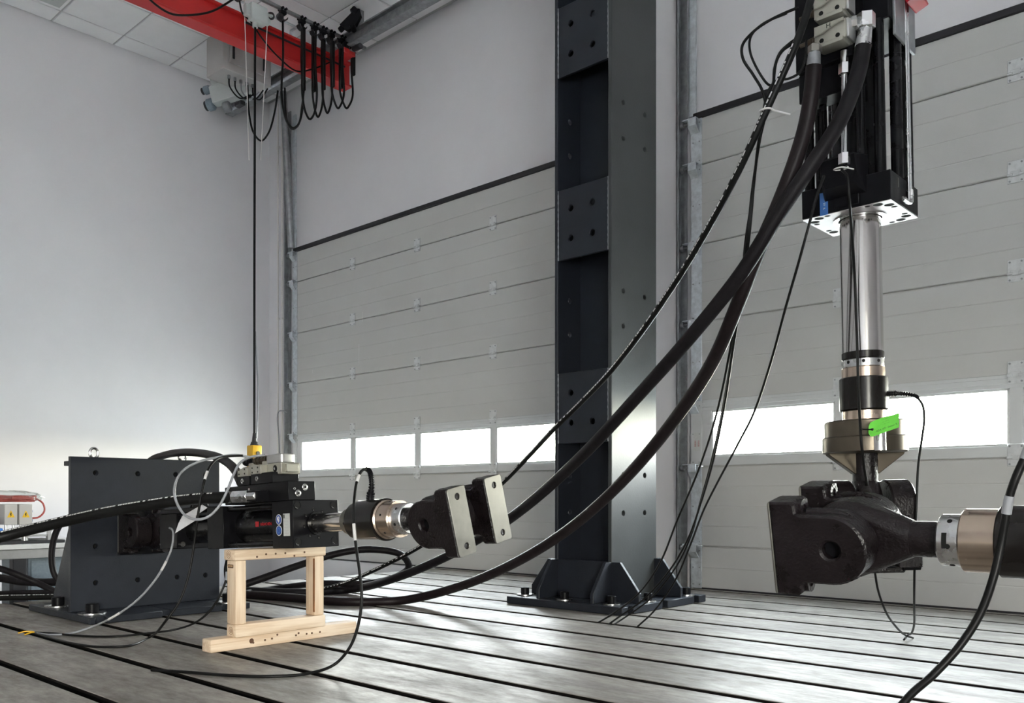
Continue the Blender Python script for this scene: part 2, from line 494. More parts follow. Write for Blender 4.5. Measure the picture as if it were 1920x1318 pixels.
# ceiling with its tiles
b = NB(); box(b, (WX, FY, CZ + 0.012), (FX, WY, CZ + 0.2))
ceil = solo('ceiling', b, 'ceiling_grid', kind='structure', angle=0)
TS = 0.628; gx0, gyc = WX + 0.28, 4.05
tile = None
xs = [WX + 0.01] + [gx0 + TS * k for k in range(8)]
ys = [gyc + TS * k for k in range(-4, 4)]
for i in range(len(xs) - 1):
    for j in range(len(ys) - 1):
        x0, x1 = xs[i] + .009, xs[i + 1] - .009
        y0, y1 = ys[j] + .009, min(ys[j + 1], WY - 0.01) - .009
        if y1 - y0 < .05: continue
        t_ = NB(); box(t_, (x0, y0, CZ), (x1, y1, CZ + .02), .004)
        part('ceiling_tile', t_, 'ceiling_tile', ceil, angle=0)
t_ = NB(); box(t_, (xs[-1] + .01, FY, CZ), (FX, WY - .01, CZ + .015)); box(t_, (WX, FY, CZ), (xs[-1], ys[0] - .01, CZ + .015))
part('ceiling_field', t_, 'ceiling_tile', ceil, angle=0)

# swirl air diffuser in the ceiling
c = Vector((-8.86, 3.09, CZ))
dif = thing('air_diffuser', 'square white ceiling air diffuser with radial dark slots', 'vent', c)
b = NB(); box(b, (c.x - .29, c.y - .29, CZ - .012), (c.x + .29, c.y + .29, CZ + .001), .004); part('face_plate', b, 'crane_white', dif)
for k in range(24):
    a = 2 * PI * k / 24
    b = NB(); box(b, (.12, -.011, -.016), (.26, .011, -.0115)); 
    part('slot', b, 'dark_hole', dif, Matrix.Translation(c) @ Matrix.Rotation(a, 4, 'Z') @ Matrix.Rotation(.25, 4, 'Z'), angle=0)

# ------------------------------------------------------------------ clamping bed with T-slots
BX0, BX1 = -6.38, 3.2
bed = thing('clamping_bed', 'wide worn steel clamping floor cut by long parallel dark slots', 'floor plate', (-2, 2, LOWZ))
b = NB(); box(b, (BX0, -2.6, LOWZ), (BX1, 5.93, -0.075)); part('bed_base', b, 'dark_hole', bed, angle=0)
SP, SW = 0.381, 0.047
slotY = [5.85 - SP * k for k in range(23)]
edges = [5.93] + slotY
for k in range(len(edges) - 1):
    hi = edges[k] - (SW / 2 if k else 0); lo = edges[k + 1] + SW / 2
    b = NB(); box(b, (BX0, lo, -0.014), (BX1, hi, 0), .0025); st_ = part('bed_strip', b, 'bed_steel', bed, angle=0)
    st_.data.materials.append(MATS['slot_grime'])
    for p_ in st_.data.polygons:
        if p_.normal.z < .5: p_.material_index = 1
    b = NB(); box(b, (BX0 + .002, lo + .03, -0.09), (BX1, hi - .03, -.013)); part('strip_foot', b, 'dark_hole', st_, angle=0)

# ------------------------------------------------------------------ sectional doors
DY = 5.93                      # room side of the leaf
PZ = [0.0, 0.327, 0.94, 1.439, 2.05, 2.646, 3.257, 3.62]
NPANE = 4
def make_door(name, X0):
    X1 = X0 + DW
    d = thing(name, None, None, ((X0 + X1) / 2, DY, 0), kind='structure')
    hinge_src = [None]
    def hinge(par, X, z):
        """small two-leaf hinge over a seam"""
        b = NB()
        box(b, (X - .045, DY - .008, z + .004), (X + .045, DY - .001, z + .085), .002)
        box(b, (X - .045, DY - .008, z - .05), (X + .045, DY - .001, z - .004), .002)
        cyl(b, (X - .045, DY - .012, z), (X - .015, DY - .012, z), .009, seg=10)
        cyl(b, (X + .015, DY - .012, z), (X + .045, DY - .012, z), .009, seg=10)
        box(b, (X - .028, DY - .016, z - .012), (X + .028, DY - .008, z + .02), .002)
        h = part('hinge', b, 'hinge_zinc', par)
        b = NB()
        for sx_ in (-1, 1):
            for zz in (.07, -.038): cyl(b, (X + sx_ * .032, DY - .012, z + zz), (X + sx_ * .032, DY - .006, z + zz), .006, seg=8)
        part('screw', b, 'galvanised_dark', h)
    cap = 0.095                # galvanised end cap width
    panels = []
    for i in range(len(PZ) - 1):
        z0, z1 = PZ[i] + .004, PZ[i + 1] - .004
        if i != 2:
            # ribbed sandwich panel, cross-section in (y, z)
            ng = max(1, round((z1 - z0) / 0.15)); st = (z1 - z0) / ng; pts = []
            yb = .040
            pts += [(yb, z0), (.005, z0), (0, z0 + .006)]
            for k in range(1, ng):
                zz = z0 + st * k
                pts += [(0, zz - .005), (.0022, zz), (0, zz + .005)]
            pts += [(0, z1 - .006), (.005, z1), (.022, z1), (.022, z1 + .012), (yb, z1 + .012)]
            b = NB()
            M = frame((X0 + cap - .004, DY, 0), (0, 1, 0), (0, 0, 1), (1, 0, 0))
            prof(b, pts, [], DW - 2 * cap + .008, M)
            p = part('panel', b, 'door_skin', d, angle=20)
        else:
            # glazed section: rails, mullions and panes
            b = NB(); fr = .072
            box(b, (X0 + cap, DY, z0), (X1 - cap, DY + .04, z0 + fr), .004)
            box(b, (X0 + cap, DY, z1 - fr), (X1 - cap, DY + .04, z1 + .012), .004)
            box(b, (X0 + cap, DY - .006, z1 - .045), (X1 - cap, DY + .01, z1 - .012), .002)
            st = (DW - 2 * cap) / NPANE
            for k in range(NPANE + 1):
                xc = X0 + cap + st * k
                hw = .036 if 0 < k < NPANE else .05
                if k == 0: xc += .03
                if k == NPANE: xc -= .03
                box(b, (xc - hw, DY + .001, z0 + fr - .01), (xc + hw, DY + .039, z1 - fr + .01), .003)
            p = part('panel', b, 'door_frame', d, angle=20)
            for k in range(NPANE):
                g = NB(); xa = X0 + cap + st * k; 
                box(g, (xa + .02, DY + .016, z0 + fr - .012), (xa + st - .02, DY + .022, z1 - fr + .012))
                part('pane', g, 'window_glass', p, angle=0)
                g = NB(); za, zb = z0 + fr, z1 - fr
                la = .08 if k == 0 else .036; ra = .08 if k == NPANE - 1 else .036
                for q in ((xa + la, za, xa + la + .014, zb), (xa + st - ra - .014, za, xa + st - ra, zb), (xa + la, zb - .014, xa + st - ra, zb), (xa + la, za, xa + st - ra, za + .012)):
                    box(g, (q[0], DY + .004, q[1]), (q[2], DY + .014, q[3]), .002)
                part('glazing_bead', g, 'laminate', p, angle=20)
        panels.append(p)
        # galvanised end caps
        for xa in (X0, X1 - cap):
            b = NB(); box(b, (xa, DY - .004, z0), (xa + cap, DY + .04, z1 + .006), .002)
            e_ = part('end_cap', b, 'galvanised' if i != 2 else 'door_frame', p)
            b = NB()
            for zz in (z0 + .03, z1 - .03, (z0 + z1) / 2):
                cyl(b, (xa + .02, DY - .007, zz), (xa + .02, DY - .003, zz), .005, seg=8)
                cyl(b, (xa + cap - .02, DY - .007, zz), (xa + cap - .02, DY - .003, zz), .005, seg=8)
            part('screw', b, 'galvanised_dark', e_)
    # hinges over each seam, set on the panel below it
    for i in range(1, len(PZ) - 1):
        for k in range(1, NPANE):
            hinge(panels[i], X0 + cap + (DW - 2 * cap) / NPANE * k, PZ[i])
    # roller brackets
    for i in range(1, len(PZ)):
        z = PZ[i] - (.03 if i == len(PZ) - 1 else 0.01)
        for xa, s in ((X0, -1), (X1, 1)):
            b = NB()
            xe = xa - s * .07
            lo_, hi_ = min(xe, xa + s * .05), max(xe, xa + s * .05)
            box(b, (min(xe, xa), DY - .052, z - .035), (max(xe, xa), DY - .044, z + .028), .002)
            box(b, (lo_, DY - .05, z + .02), (hi_, DY - .006, z + .028), .002)
            hull(b, [(min(xe, xa), DY - .05, z - .035), (max(xe, xa), DY - .05, z - .035), (min(xe, xa), DY - .002, z - .085), (max(xe, xa), DY - .002, z - .085),
                     (min(xe, xa), DY - .044, z - .03), (max(xe, xa), DY - .044, z - .03), (min(xe, xa), DY - .002, z - .075), (max(xe, xa), DY - .002, z - .075)])
            br = part('roller_bracket', b, 'galvanised', d)
            b = NB(); cyl(b, (xa + s * .005, DY - .02, z), (xa + s * .085, DY - .02, z), .007, seg=10)
            cyl(b, (xa + s * .05, DY - .02, z), (xa + s * .075, DY - .02, z), .024, seg=16)
            part('roller', b, 'galvanised_dark', br)
    # tracks, running up past the leaf
    for xa, s in ((X0, -1), (X1, 1)):
        b = NB(); xt = xa + s * .06
        lo_, hi_ = sorted((xa + s * .035, xa + s * .045))
        a_, c_ = sorted((xa + s * .092, xa + s * .10))
        box(b, (min(lo_, a_), DY - .004, 0), (max(hi_, c_), DY + .004, CZ - .25))
        box(b, (a_, DY - .055, 0), (c_, DY + .0, CZ - .25))
        box(b, (min(lo_, a_) , DY - .055, 0), (min(lo_, a_) + .022, DY - .049, CZ - .25))
        part('track', b, 'galvanised_dark', d, angle=0)
        b = NB(); a_, c_ = sorted((xa - s * .03, xa + s * .035))
        box(b, (a_, DY + .02, DTOP + .03), (c_, DY + .035, CZ - .3), .001)
        part('track_angle', b, 'galvanised', d, angle=0)
    b = NB(); box(b, (X0 + .02, DY - .012, PZ[-1] - .005), (X1 - .02, DY + .045, PZ[-1] + .045), .006)
    part('top_seal', b, 'door_seal', d)
    b = NB(); box(b, (X0 + .02, DY - .002, -.0), (X1 - .02, DY + .03, .012)); part('bottom_seal', b, 'door_seal', d, angle=0)
    return d
d1 = make_door('door_1', DOORS[0])
d2 = make_door('door_2', DOORS[1])
# red and white notice on the end cap of the right door
X = DOORS[1]
b = NB(); box(b, (X + .025, DY - .006, 1.06), (X + .088, DY - .0045, 1.20)); s_ = part('warning_label', b, 'label_white', d2, angle=0, label='small white label with red lettering')
for k, xx in enumerate((.042, .070)):
    M = frame((X + xx, DY - .0066, 1.115), (0, 0, 1), (-1, 0, 0), (0, -1, 0))
    part('lettering', text_bm('IIIIIIIII', .021, M), 'warn_red', s_, angle=0)
# scratches in the left door's paint
for (u, v0, v1) in ((680, 585, 603), (673, 645, 680), (586, 693, 700)):
    p0, p1 = onY(u, v0, DY - .0005), onY(u + 1, v1, DY - .0005)
    b = NB(); box(b, (p0.x - .003, DY - .001, p1.z), (p0.x + .004, DY + .0005, p0.z)); part('scratch', b, 'print_white', d1, angle=0)


# ================================================================== big things
def gusset(bm, p, dirv, thick, L, H, top=0.07, step=0.05):
    """trapezoid stiffener standing on the base at p, reaching out along dirv"""
    d = Vector(dirv); n = Vector((-d.y, d.x, 0))
    M = frame((p[0] - n.x * thick / 2, p[1] - n.y * thick / 2, p[2]), d, (0, 0, 1), n)
    if M.to_3x3().determinant() < 0:
        M = frame((p[0] + n.x * thick / 2, p[1] + n.y * thick / 2, p[2]), d, (0, 0, 1), -n)
    prof(bm, [(0, 0), (L, 0), (L, step), (top, H), (0, H)], [], thick, M, bev=.003)

def bolt(parent, p, r=.028, h=.045, washer=.055):
    b = NB(); cyl(b, (p[0], p[1], p[2] + .008), (p[0], p[1], p[2] + .008 + h), r, seg=24, bev=.003)
    o = part('bolt', b, 'black_oxide', parent)
    b = NB(); lathe(b, [(0, r * .3), (0, washer), (.008, washer), (.008, r * .3)], axis_frame((p[0], p[1], p[2]), (0, 0, 1)), 28)
    part('washer', b, 'steel_bright', o)
    b = NB(); cyl(b, (p[0], p[1], p[2] + .008 + h - .004), (p[0], p[1], p[2] + .0085 + h), r * .5, seg=6)
    part('hex_socket', b, 'dark_hole', o)

# ------------------------------------------------------------------ steel column
CX, CYc, hx, hy = -3.45, 4.72, 0.2316, 0.254
colm = thing('steel_column', 'tall dark blue-grey steel column with bolted batten plates between two doors', 'column', (CX, CYc, 0))
CT = 5.0
zs = [0.6, .846, 1.795, 2.02, 2.993, 3.22, 4.19, 4.42]
for s in (-1, 1):
    b = NB(); th = .028
    holes = [(dy, z, .017) for z in zs for dy in (-.127, .116)]
    Mx = frame((CX + s * hx - (th if s > 0 else 0), CYc, 0), (0, 1, 0), (0, 0, 1), (1, 0, 0))
    prof(b, [(-hy, .05), (hy, .05), (hy, CT), (-hy, CT)], holes, th, Mx, bev=.003)
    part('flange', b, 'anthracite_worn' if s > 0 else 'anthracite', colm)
b = NB(); box(b, (CX - hx + .02, CYc - .012, .05), (CX + hx - .02, CYc + .012, CT)); part('web', b, 'anthracite', colm, angle=0)
for sy in (-1, 1):
    for k in range(4):
        zc = 1.287 + 1.2065 * k
        b = NB()
        Mx = frame((CX, CYc + sy * (hy - .004) + (0 if sy < 0 else -.022), zc), (1, 0, 0), (0, 0, 1), (0, -1, 0))
        Mx = Mx @ Matrix.Translation((0, 0, -.022))
        hl = [(sx_ * .088 - .012, sz_ * .098, .021) for sx_ in (-1, 1) for sz_ in (-1, 1)]
        prof(b, [(-hx + .028, -.232), (hx - .028, -.232), (hx - .028, .232), (-hx + .028, .232)], hl, .022, Mx, bev=.003)
        part('batten_plate', b, 'anthracite', colm)
# weld beads along the battens
for k in range(4):
    for s in (-1, 1):
        b = NB(); z0 = 1.287 + 1.2065 * k - .23
        tube(b, [(CX + s * (hx - .029), CYc - hy + .002, z0 + .46 * q / 10) for q in range(11)], lambda t: .004 + .0015 * math.sin(t * 70), seg=6, n=3)
        part('weld_bead', b, 'galvanised_dark', colm)
# base plate with slot notches
bx0, bx1, by0, by1 = CX - .47, CX + .47, CYc - .48, CYc + .49
segs = []
notch = [4.33, 4.71, 5.09]
b = NB()
for a_, c_ in zip([by0] + [y + .03 for y in notch], [y - .03 for y in notch] + [by1]):
    box(b, (bx0 + .012, a_, .002), (bx1, c_, .05), .004)
box(b, (bx0 + .03, by0 + .02, .004), (bx1 - .035, by1 - .02, .048))
part('base_plate', b, 'anthracite', colm)
for sx_ in (-1, 1):
    for sy in (-1, 1):
        b = NB(); gusset(b, (CX + sx_ * (hx - .014), CYc + sy * (hy - .01), .05), (0, sy, 0), .026, .20, .245, .065, .06); part('gusset', b, 'anthracite', colm)
        b = NB(); gusset(b, (CX + sx_ * (hx - .01), CYc + sy * (hy - .014), .05), (sx_, 0, 0), .026, .215, .245, .07, .06); part('gusset', b, 'anthracite', colm)
for sy in (-1, 1):
    b = NB(); box(b, (CX - hx, CYc + sy * (hy - .014) - .013, .05), (CX + hx, CYc + sy * (hy - .014) + .013, .295), .003); part('skirt_plate', b, 'anthracite', colm)
for (x_, y_) in ((CX - .40, CYc - .36), (CX - .03, CYc - .40), (CX + .33, CYc - .39), (CX + .40, CYc - .10), (CX + .40, CYc + .36), (CX - .4, CYc + .38), (CX, CYc + .4)):
    bolt(colm, (x_, y_, .05))

# ------------------------------------------------------------------ angle bracket at the left
brk = thing('mounting_bracket', 'dark steel angle bracket with a tall drilled face plate holding a horizontal actuator', 'bracket', (-5.3, 2.47, 0))
PX = -5.25
holes = [(y, z, .014) for (y, z) in ((2.14, .845), (2.39, .845), (2.63, .845), (2.83, .845), (2.14, .415), (2.14, .20), (2.39, .20), (2.64, .20), (2.83, .20))]
b = NB(); Mx = frame((PX - .035, 0, 0), (0, 1, 0), (0, 0, 1), (1, 0, 0))
prof(b, [(2.0, .04), (2.93, .04), (2.93, .938), (2.0, .938)], holes, .035, Mx, bev=.003)
part('face_plate', b, 'anthracite', brk)
b = NB(); box(b, (PX - .040, 2.01, .05), (PX - .0345, 2.92, .93)); part('hole_shade_sheet', b, 'dark_hole', brk, angle=0)  # near-black sheet added behind the holes to stand in for their shade
b = NB()
for a_, c_ in ((1.98, 2.01), (2.07, 2.39), (2.45, 2.77), (2.83, 2.96)):
    box(b, (-5.85, a_, .002), (-4.93, c_, .04), .003)
box(b, (-5.83, 2.0, .004), (-4.965, 2.94, .038))
part('base_plate', b, 'anthracite', brk)
for y in (2.12, 2.47, 2.82):
    b = NB(); Mx = frame((PX - .03, y - .012, .04), (-1, 0, 0), (0, 0, 1), (0, 1, 0))
    prof(b, [(0, 0), (.52, 0), (.52, .06), (.08, .84), (0, .84)], [], .024, Mx); part('rib', b, 'anthracite', brk)
b = NB(); box(b, (PX - .10, 2.0, .885), (PX - .034, 2.93, .912), .002); part('stiffener', b, 'anthracite', brk)
pe = onX(176, 858, PX - .09)
for yy in (pe.y, 2.72):
    b = NB(); cyl(b, (pe.x, yy, .90), (pe.x, yy, .945), .016, seg=16)
    tube(b, [(pe.x, yy + .024 * math.cos(a), .965 + .03 * math.sin(a)) for a in [2 * PI * k / 20 for k in range(21)]], .008, seg=8, n=2)
    part('eye_bolt', b, 'steel_bright', brk)
for (x_, y_) in ((-5.10, 2.06), (-5.6, 2.06), (-5.02, 2.86), (-5.6, 2.86)):
    bolt(brk, (x_, y_, .04), .036, .05, .075)

# ------------------------------------------------------------------ timber stand
st = thing('timber_stand', 'pale pine trestle nailed from square timbers under a black actuator', 'stand', (-3.63, 2.39, 0))
def timber(lo, hi, axis):
    lo, hi = Vector(lo), Vector(hi); c = (lo + hi) / 2; h = (hi - lo) / 2
    b = NB(); box(b, -h, h, .006, seg=2)
    if axis == 'Y':   # grain along local z: turn the block
        b.free(); b = NB(); box(b, (-h.x, -h.z, -h.y), (h.x, h.z, h.y), .006, seg=2)
        R = Matrix.Rotation(-PI / 2, 4, 'X')
        o = finish('timber', b, 'pine', 30); o.parent = st
        o.matrix_local = Matrix.Translation(c - Vector(st.location)) @ R
    else:
        o = finish('timber', b, 'pine', 30); o.parent = st
        o.location = c - Vector(st.location)
    return o
timber((-3.715, 1.985, 0), (-3.635, 2.80, .06), 'Y')
timber((-3.685, 2.09, .06), (-3.605, 2.585, .118), 'Y')
timber((-3.69, 2.095, .118), (-3.612, 2.15, .412), 'Z')
timber((-3.69, 2.525, .118), (-3.612, 2.58, .412), 'Z')
timber((-3.70, 2.085, .412), (-3.602, 2.585, .460), 'Y')
# dark streak on the far leg, nail holes and knots
b = NB(); box(b, (-3.625, 2.5235, .135), (-3.6135, 2.5262, .40)); part('bark_streak', b, 'pine_stain', st, angle=0)
for (u, v, X) in ((510, 1167, -3.634), (555, 1165, -3.634), (575, 1159, -3.634), (600, 1157, -3.634), (475, 1205, -3.634), (560, 1187, -3.634), (520, 1190, -3.634), (497, 1200, -3.634), (585, 1172, -3.634),
                  (482, 1044, -3.601), (499, 1047, -3.601), (517, 1045, -3.601), (535, 1044, -3.601), (552, 1042, -3.601), (571, 1041, -3.601)):
    p = onX(u, v, X)
    if not (.005 < p.z < .055 or .42 < p.z < .46): p.z = .03 if p.z < .3 else .435
    if not (2.0 < p.y < 2.78): continue
    b = NB(); lathe(b, [(0, 0), (0, .005), (.0012, .005), (.0012, 0)], axis_frame((p.x - .0006, p.y, p.z), (1, 0, 0)), 10)
    part('nail_hole', b, 'knot', st, angle=0)
p = Vector((-3.6345, 2.19, .032)); b = NB(); lathe(b, [(0, 0), (0, .012), (.001, .011), (.001, 0)], axis_frame(p, (1, 0, 0)), 14); part('knot', b, 'knot', st, angle=0)
for (lo, hi) in (((-3.70, 2.0843, .42), (-3.61, 2.0855, .458)), ((-3.676, 2.0893, .068), (-3.612, 2.0905, .110))):
    cx_, cz_ = (lo[0] + hi[0]) / 2, (lo[2] + hi[2]) / 2
    for r_ in (.018, .010, .004):
        b = NB(); lathe(b, [(0, r_ - .0015), (0, r_), (.0008, r_), (.0008, r_ - .0015)], axis_frame((cx_, lo[1] + .0002, cz_), (0, -1, 0)), 16); part('end_grain', b, 'pine_stain', st, angle=0)
M = frame((-3.655, 2.0943, .385), (1, 0, 0), (0, 0, 1), (0, -1, 0))
b = NB(); box(b, (-.024, -.008, 0), (.024, .008, .0008)); s_ = part('stamp', b, 'knot', st, M, angle=0)
part('lettering', text_bm('AVTOE', .013, M @ Matrix.Translation((0, 0, .0012))), 'pine_end', s_, angle=0)


# ------------------------------------------------------------------ swivel heads (shared shape)
def ring_pts(x, r, n=20, axis='a'):
    out = []
    for k in range(n):
        a = 2 * PI * k / n
        out.append((x, r * math.cos(a), r * math.sin(a)) if axis == 'a' else (r * math.cos(a), x, r * math.sin(a)))
    return out

def swivel_head(parent, M, face='steel_ground', neck=-.25, lugs=(-1, 1), ext=0.0, lat=.056):
    """M: origin at the pin, x towards the bolted faces, y along the pin, z up. """
    b = NB()
    hull(b, ring_pts(-.165, .049) + ring_pts(-.052, .088, 24, 'b') + ring_pts(.052, .088, 24, 'b') + ring_pts(-.026, .108, 24, 'b') + ring_pts(.026, .108, 24, 'b'))
    cyl(b, (neck, 0, 0), (-.15, 0, 0), .047, seg=28)
    eye = part('rod_eye', b, 'cast_black', parent, M, angle=30)
    b = NB(); cyl(b, (0, -.125, 0), (0, .125, 0), .026, seg=20, bev=.003); part('pin', b, 'black_oxide', parent, M)
    for s in lugs:
        R = .094; pts = []
        pts += [(.160, -.130), (.160, .130), (.098, .130), (.088, .122), (.086, .100), (.075, R)]
        for k in range(0, 17):
            a = PI / 2 + PI * k / 16
            pts.append((R * math.cos(a) - ext, R * math.sin(a)))
        pts += [(.075, -R), (.086, -.100), (.088, -.122), (.098, -.130)]
        b = NB()
        # local xz outline extruded along y
        y0 = lat if s > 0 else -lat - .094
        Mx = frame((0, y0 + .094, 0), (1, 0, 0), (0, 0, 1), (0, -1, 0))
        prof(b, pts, [(0, 0, .024)], .094, Mx, bev=.006)
        lug = part('lug', b, 'cast_black', parent, M, angle=30)
        yc = s * (lat + .047)
        # relief ridges along the ear
        for sg in (-1, 1):
            b = NB()
            tube(b, [(.07, yc, sg * .090), (.02, yc, sg * .093), (-.02, yc, sg * .089), (-.05, yc, sg * .078)], lambda t: .016 * (1 - .6 * t), seg=10, n=4)
            part('rib', b, 'cast_black', lug, M, angle=50)
        # spot-faced bosses behind the bolt holes
        for sg in (-1, 1):
            b = NB(); lathe(b, [(.085, 0), (.085, .012), (.079, .012), (.079, .026), (.10, .027)], frame((0, yc, sg * .104), (1, 0, 0), (0, 1, 0), (0, 0, 1)), 20)
            part('boss', b, 'cast_black', lug, M)
        # machined face with its two bolt holes
        b = NB(); Mf = frame((.1585, yc, 0), (0, 1, 0), (0, 0, 1), (1, 0, 0))
        prof(b, rrect(.094, .260, .010), [(0, .095, .0125), (0, -.095, .0125)], .006, Mf, bev=.0012)
        part('machined_face', b, face, lug, M, label='flat machined steel face with two bolt holes')
    return eye

def band(parent, M, name, x0, x1, r, m, bev=.004, seg=48):
    b = NB(); lathe(b, [(x0, 0), (x0, r - bev), (x0 + bev, r), (x1 - bev, r), (x1, r - bev), (x1, 0)], None, seg)
    return part(name, b, m, parent, M)

def pinholes(parent, M, x, r, n, rad=.006, phase=0.0):
    for k in range(n):
        a = phase + 2 * PI * k / n
        b = NB(); d = Vector((0, math.cos(a), math.sin(a)))
        cyl(b, Vector((x, 0, 0)) + d * (r - .004), Vector((x, 0, 0)) + d * (r + .0008), rad, seg=10)
        part('spanner_hole', b, 'dark_hole', parent, M, angle=0)

def connector(parent, p, path, r=.012):
    """ribbed strain relief of a sensor plug; returns nothing"""
    b = NB(); pts = catmull(path, 6)
    fr = sweep_frames(pts)
    n = len(fr)
    for i in range(n - 1):
        q, t, _, _ = fr[i]
        f_ = i / (n - 1)
        rr = r * (1.25 if f_ < .35 else 1.05 - .35 * f_)
        L = (fr[i + 1][0] - q).length
        cyl(b, q, q + t * L * .62, rr, seg=14)
        cyl(b, q + t * L * .5, q + t * L * 1.05, rr * .72, seg=12)
    return part('plug', b, 'black_oxide', parent)

def plug_screw(parent, p, d, r=.014, m='steel_bright'):
    d = Vector(d).normalized(); p = Vector(p)
    b = NB(); lathe(b, [(0, 0), (0, r), (.003, r), (.005, r * .8), (.005, r * .42), (.001, r * .42), (.001, 0)], axis_frame(p, d), 20)
    o = part('plug_screw', b, m, parent)
    b = NB(); cyl(b, p + d * .0005, p + d * .0018, r * .4, seg=6); part('hex_socket', b, 'dark_hole', o, angle=0)

def screw_hole(parent, p, d, r):
    d = Vector(d).normalized(); p = Vector(p)
    b = NB(); lathe(b, [(-.012, 0), (-.012, r), (.0015, r), (.0015, r * 1.16), (-.001, r * 1.2)], axis_frame(p, d), 20)
    o = part('bolt_hole', b, 'black_oxide', parent)
    b = NB(); cyl(b, p + d * .0002, p + d * .0008, r * .93, seg=18); part('hole_shade', b, 'dark_hole', o, angle=0)  # solid dark disc paints the shade of the hole
    b = NB(); tube(b, [p + d * .001 + axis_frame(p, d).to_3x3() @ Vector((0, math.cos(a), math.sin(a))) * r * .8 for a in [3.6 + k * .14 for k in range(9)]], .0022, seg=6, n=2)
    part('thread_glint', b, 'steel_bright', o)

# ------------------------------------------------------------------ left horizontal actuator
TILT = math.radians(2.8)
A = Vector((math.cos(TILT), 0, math.sin(TILT))); Bv = Vector((0, 1, 0)); C = A.cross(Bv)
OL = Vector((-3.40, 2.385, .582))
ML = frame(OL, A, Bv, C)
la = thing('servo_actuator', 'black hydraulic actuator resting on a pine trestle, with beige valves on top', 'actuator', (-3.6, 2.385, .466))
def P(name, m, lo, hi, bev=.003, par=None, M=ML, **k):
    b = NB(); box(b, lo, hi, bev); return part(name, b, m, par or la, M, **k)
P('front_flange', 'black_oxide', (-.17, -.127, -.112), (0, .127, .108), .003)
for (y, z) in ((-.100, .083), (.100, .083), (-.100, -.085), (.100, -.085)):
    screw_hole(la, ML @ Vector((.0005, y, z)), A, .017)
for k in range(8):
    a = .2 + 2 * PI * k / 8
    screw_hole(la, ML @ Vector((.0005, .066 * math.cos(a), .066 * math.sin(a))), A, .006)
b = NB(); lathe(b, [(0, .044), (.004, .054), (.008, .053), (.008, .044)], ML, 40); part('rod_seal', b, 'black_paint', la)
band(la, ML, 'piston_rod', 0, .262, .044, 'chrome', .001)
# cylinder barrel, middle head, rear parts
band(la, ML, 'barrel', -.61, -.165, .082, 'black_paint', .03)
P('barrel_block', 'black_oxide', (-.60, .0, -.10), (-.165, .10, .10), .004)
for (y, z) in ((-.098, .088), (.098, .088), (-.098, -.090), (.098, -.090)):
    b = NB(); cyl(b, (-.60, y, z), (-.16, y, z), .013, seg=16); part('tie_rod', b, 'black_paint', la, ML)
P('middle_head', 'black_oxide', (-.765, -.13, -.108), (-.605, .127, .105), .003)
band(la, ML, 'rear_barrel', -1.12, -.76, .078, 'black_paint', .004)
P('rear_head', 'black_oxide', (-1.30, -.125, -.105), (-1.10, .125, .10), .004)
band(la, ML, 'rear_barrel', -1.45, -1.29, .060, 'black_paint', .004)
for (y, z) in ((-.1, .08), (.1, .08), (-.1, -.08), (.1, -.08)):
    for x0, x1 in ((-1.325, -1.29), (-1.105, -1.085)):
        b = NB(); cyl(b, (x0, y, z), (x1, y, z), .014, seg=14); part('nut', b, 'steel_bright' if z < 0 and y < 0 else 'black_oxide', la, ML)
MR = frame(Vector((-5.045, 2.40, .500)), (-1, 0, 0), (0, -1, 0), (0, 0, 1))
swivel_head(la, MR, neck=-.24)
b = NB(); box(b, (-5.248, 2.27, .36), (-5.205, 2.54, .64), .004); part('mounting_flange', b, 'black_oxide', la)
b = NB(); tube(b, [ML @ Vector(q) for q in ((-1.02, -.06, .135), (-1.0, -.085, .13), (-1.0, -.095, .10))], .008, seg=8); part('vent_pipe', b, 'black_oxide', la)
P('rear_manifold', 'black_oxide', (-1.27, -.132, .085), (-.78, -.02, .112), .004)
b = NB(); cyl(b, (-.93, -.10, .118), (-.84, -.10, .118), .022, seg=20, bev=.004); part('sensor_cap', b, 'black_oxide', la, ML)
# load cell and rings
band(la, ML, 'collar', .250, .312, .058, 'steel_ground', .004)
pinholes(la, ML, .285, .058, 6, .006, 3.3)
b = NB(); lathe(b, [(.305, 0), (.305, .060), (.335, .082), (.52, .084), (.525, .078), (.600, .078), (.600, 0)], None, 48); part('load_cell', b, 'bronze_nickel', la, ML)
b = NB(); lathe(b, [(.322, .080), (.322, .0855), (.337, .089), (.495, .089), (.498, .084)], None, 40, math.radians(-15), math.radians(235)); part('sleeve', b, 'black_sleeve', la, ML)
b = NB(); lathe(b, [(.495, .084), (.497, .091), (.512, .091), (.514, .084)], None, 48); part('clamp_ring', b, 'black_sleeve', la, ML)
band(la, ML, 'lock_ring', .598, .668, .066, 'steel_bright', .004)
pinholes(la, ML, .634, .066, 6, .0065, 3.5); pinholes(la, ML, .56, .078, 6, .005, 2.9)
# sensor plug on the load cell
pc = ML @ Vector((.43, -.01, .088))
q1 = onY(694, 935, 2.375); q2 = onY(697, 905, 2.375); q3 = onY(693, 884, 2.375); q4 = onY(686, 879, 2.375)
q0 = Vector((q1.x, q1.y, pc.z - .004))
connector(la, q0, [q0, q1, q2, q3, q4], .0145)
roll = math.radians(12.5)
AL = A; BL = Vector((0, math.cos(roll), math.sin(roll))); BL = (BL - AL * BL.dot(AL)).normalized(); CL = AL.cross(BL)
swivel_head(la, frame(ML @ Vector((.905, 0, .0)), AL, BL, CL), neck=-.245)
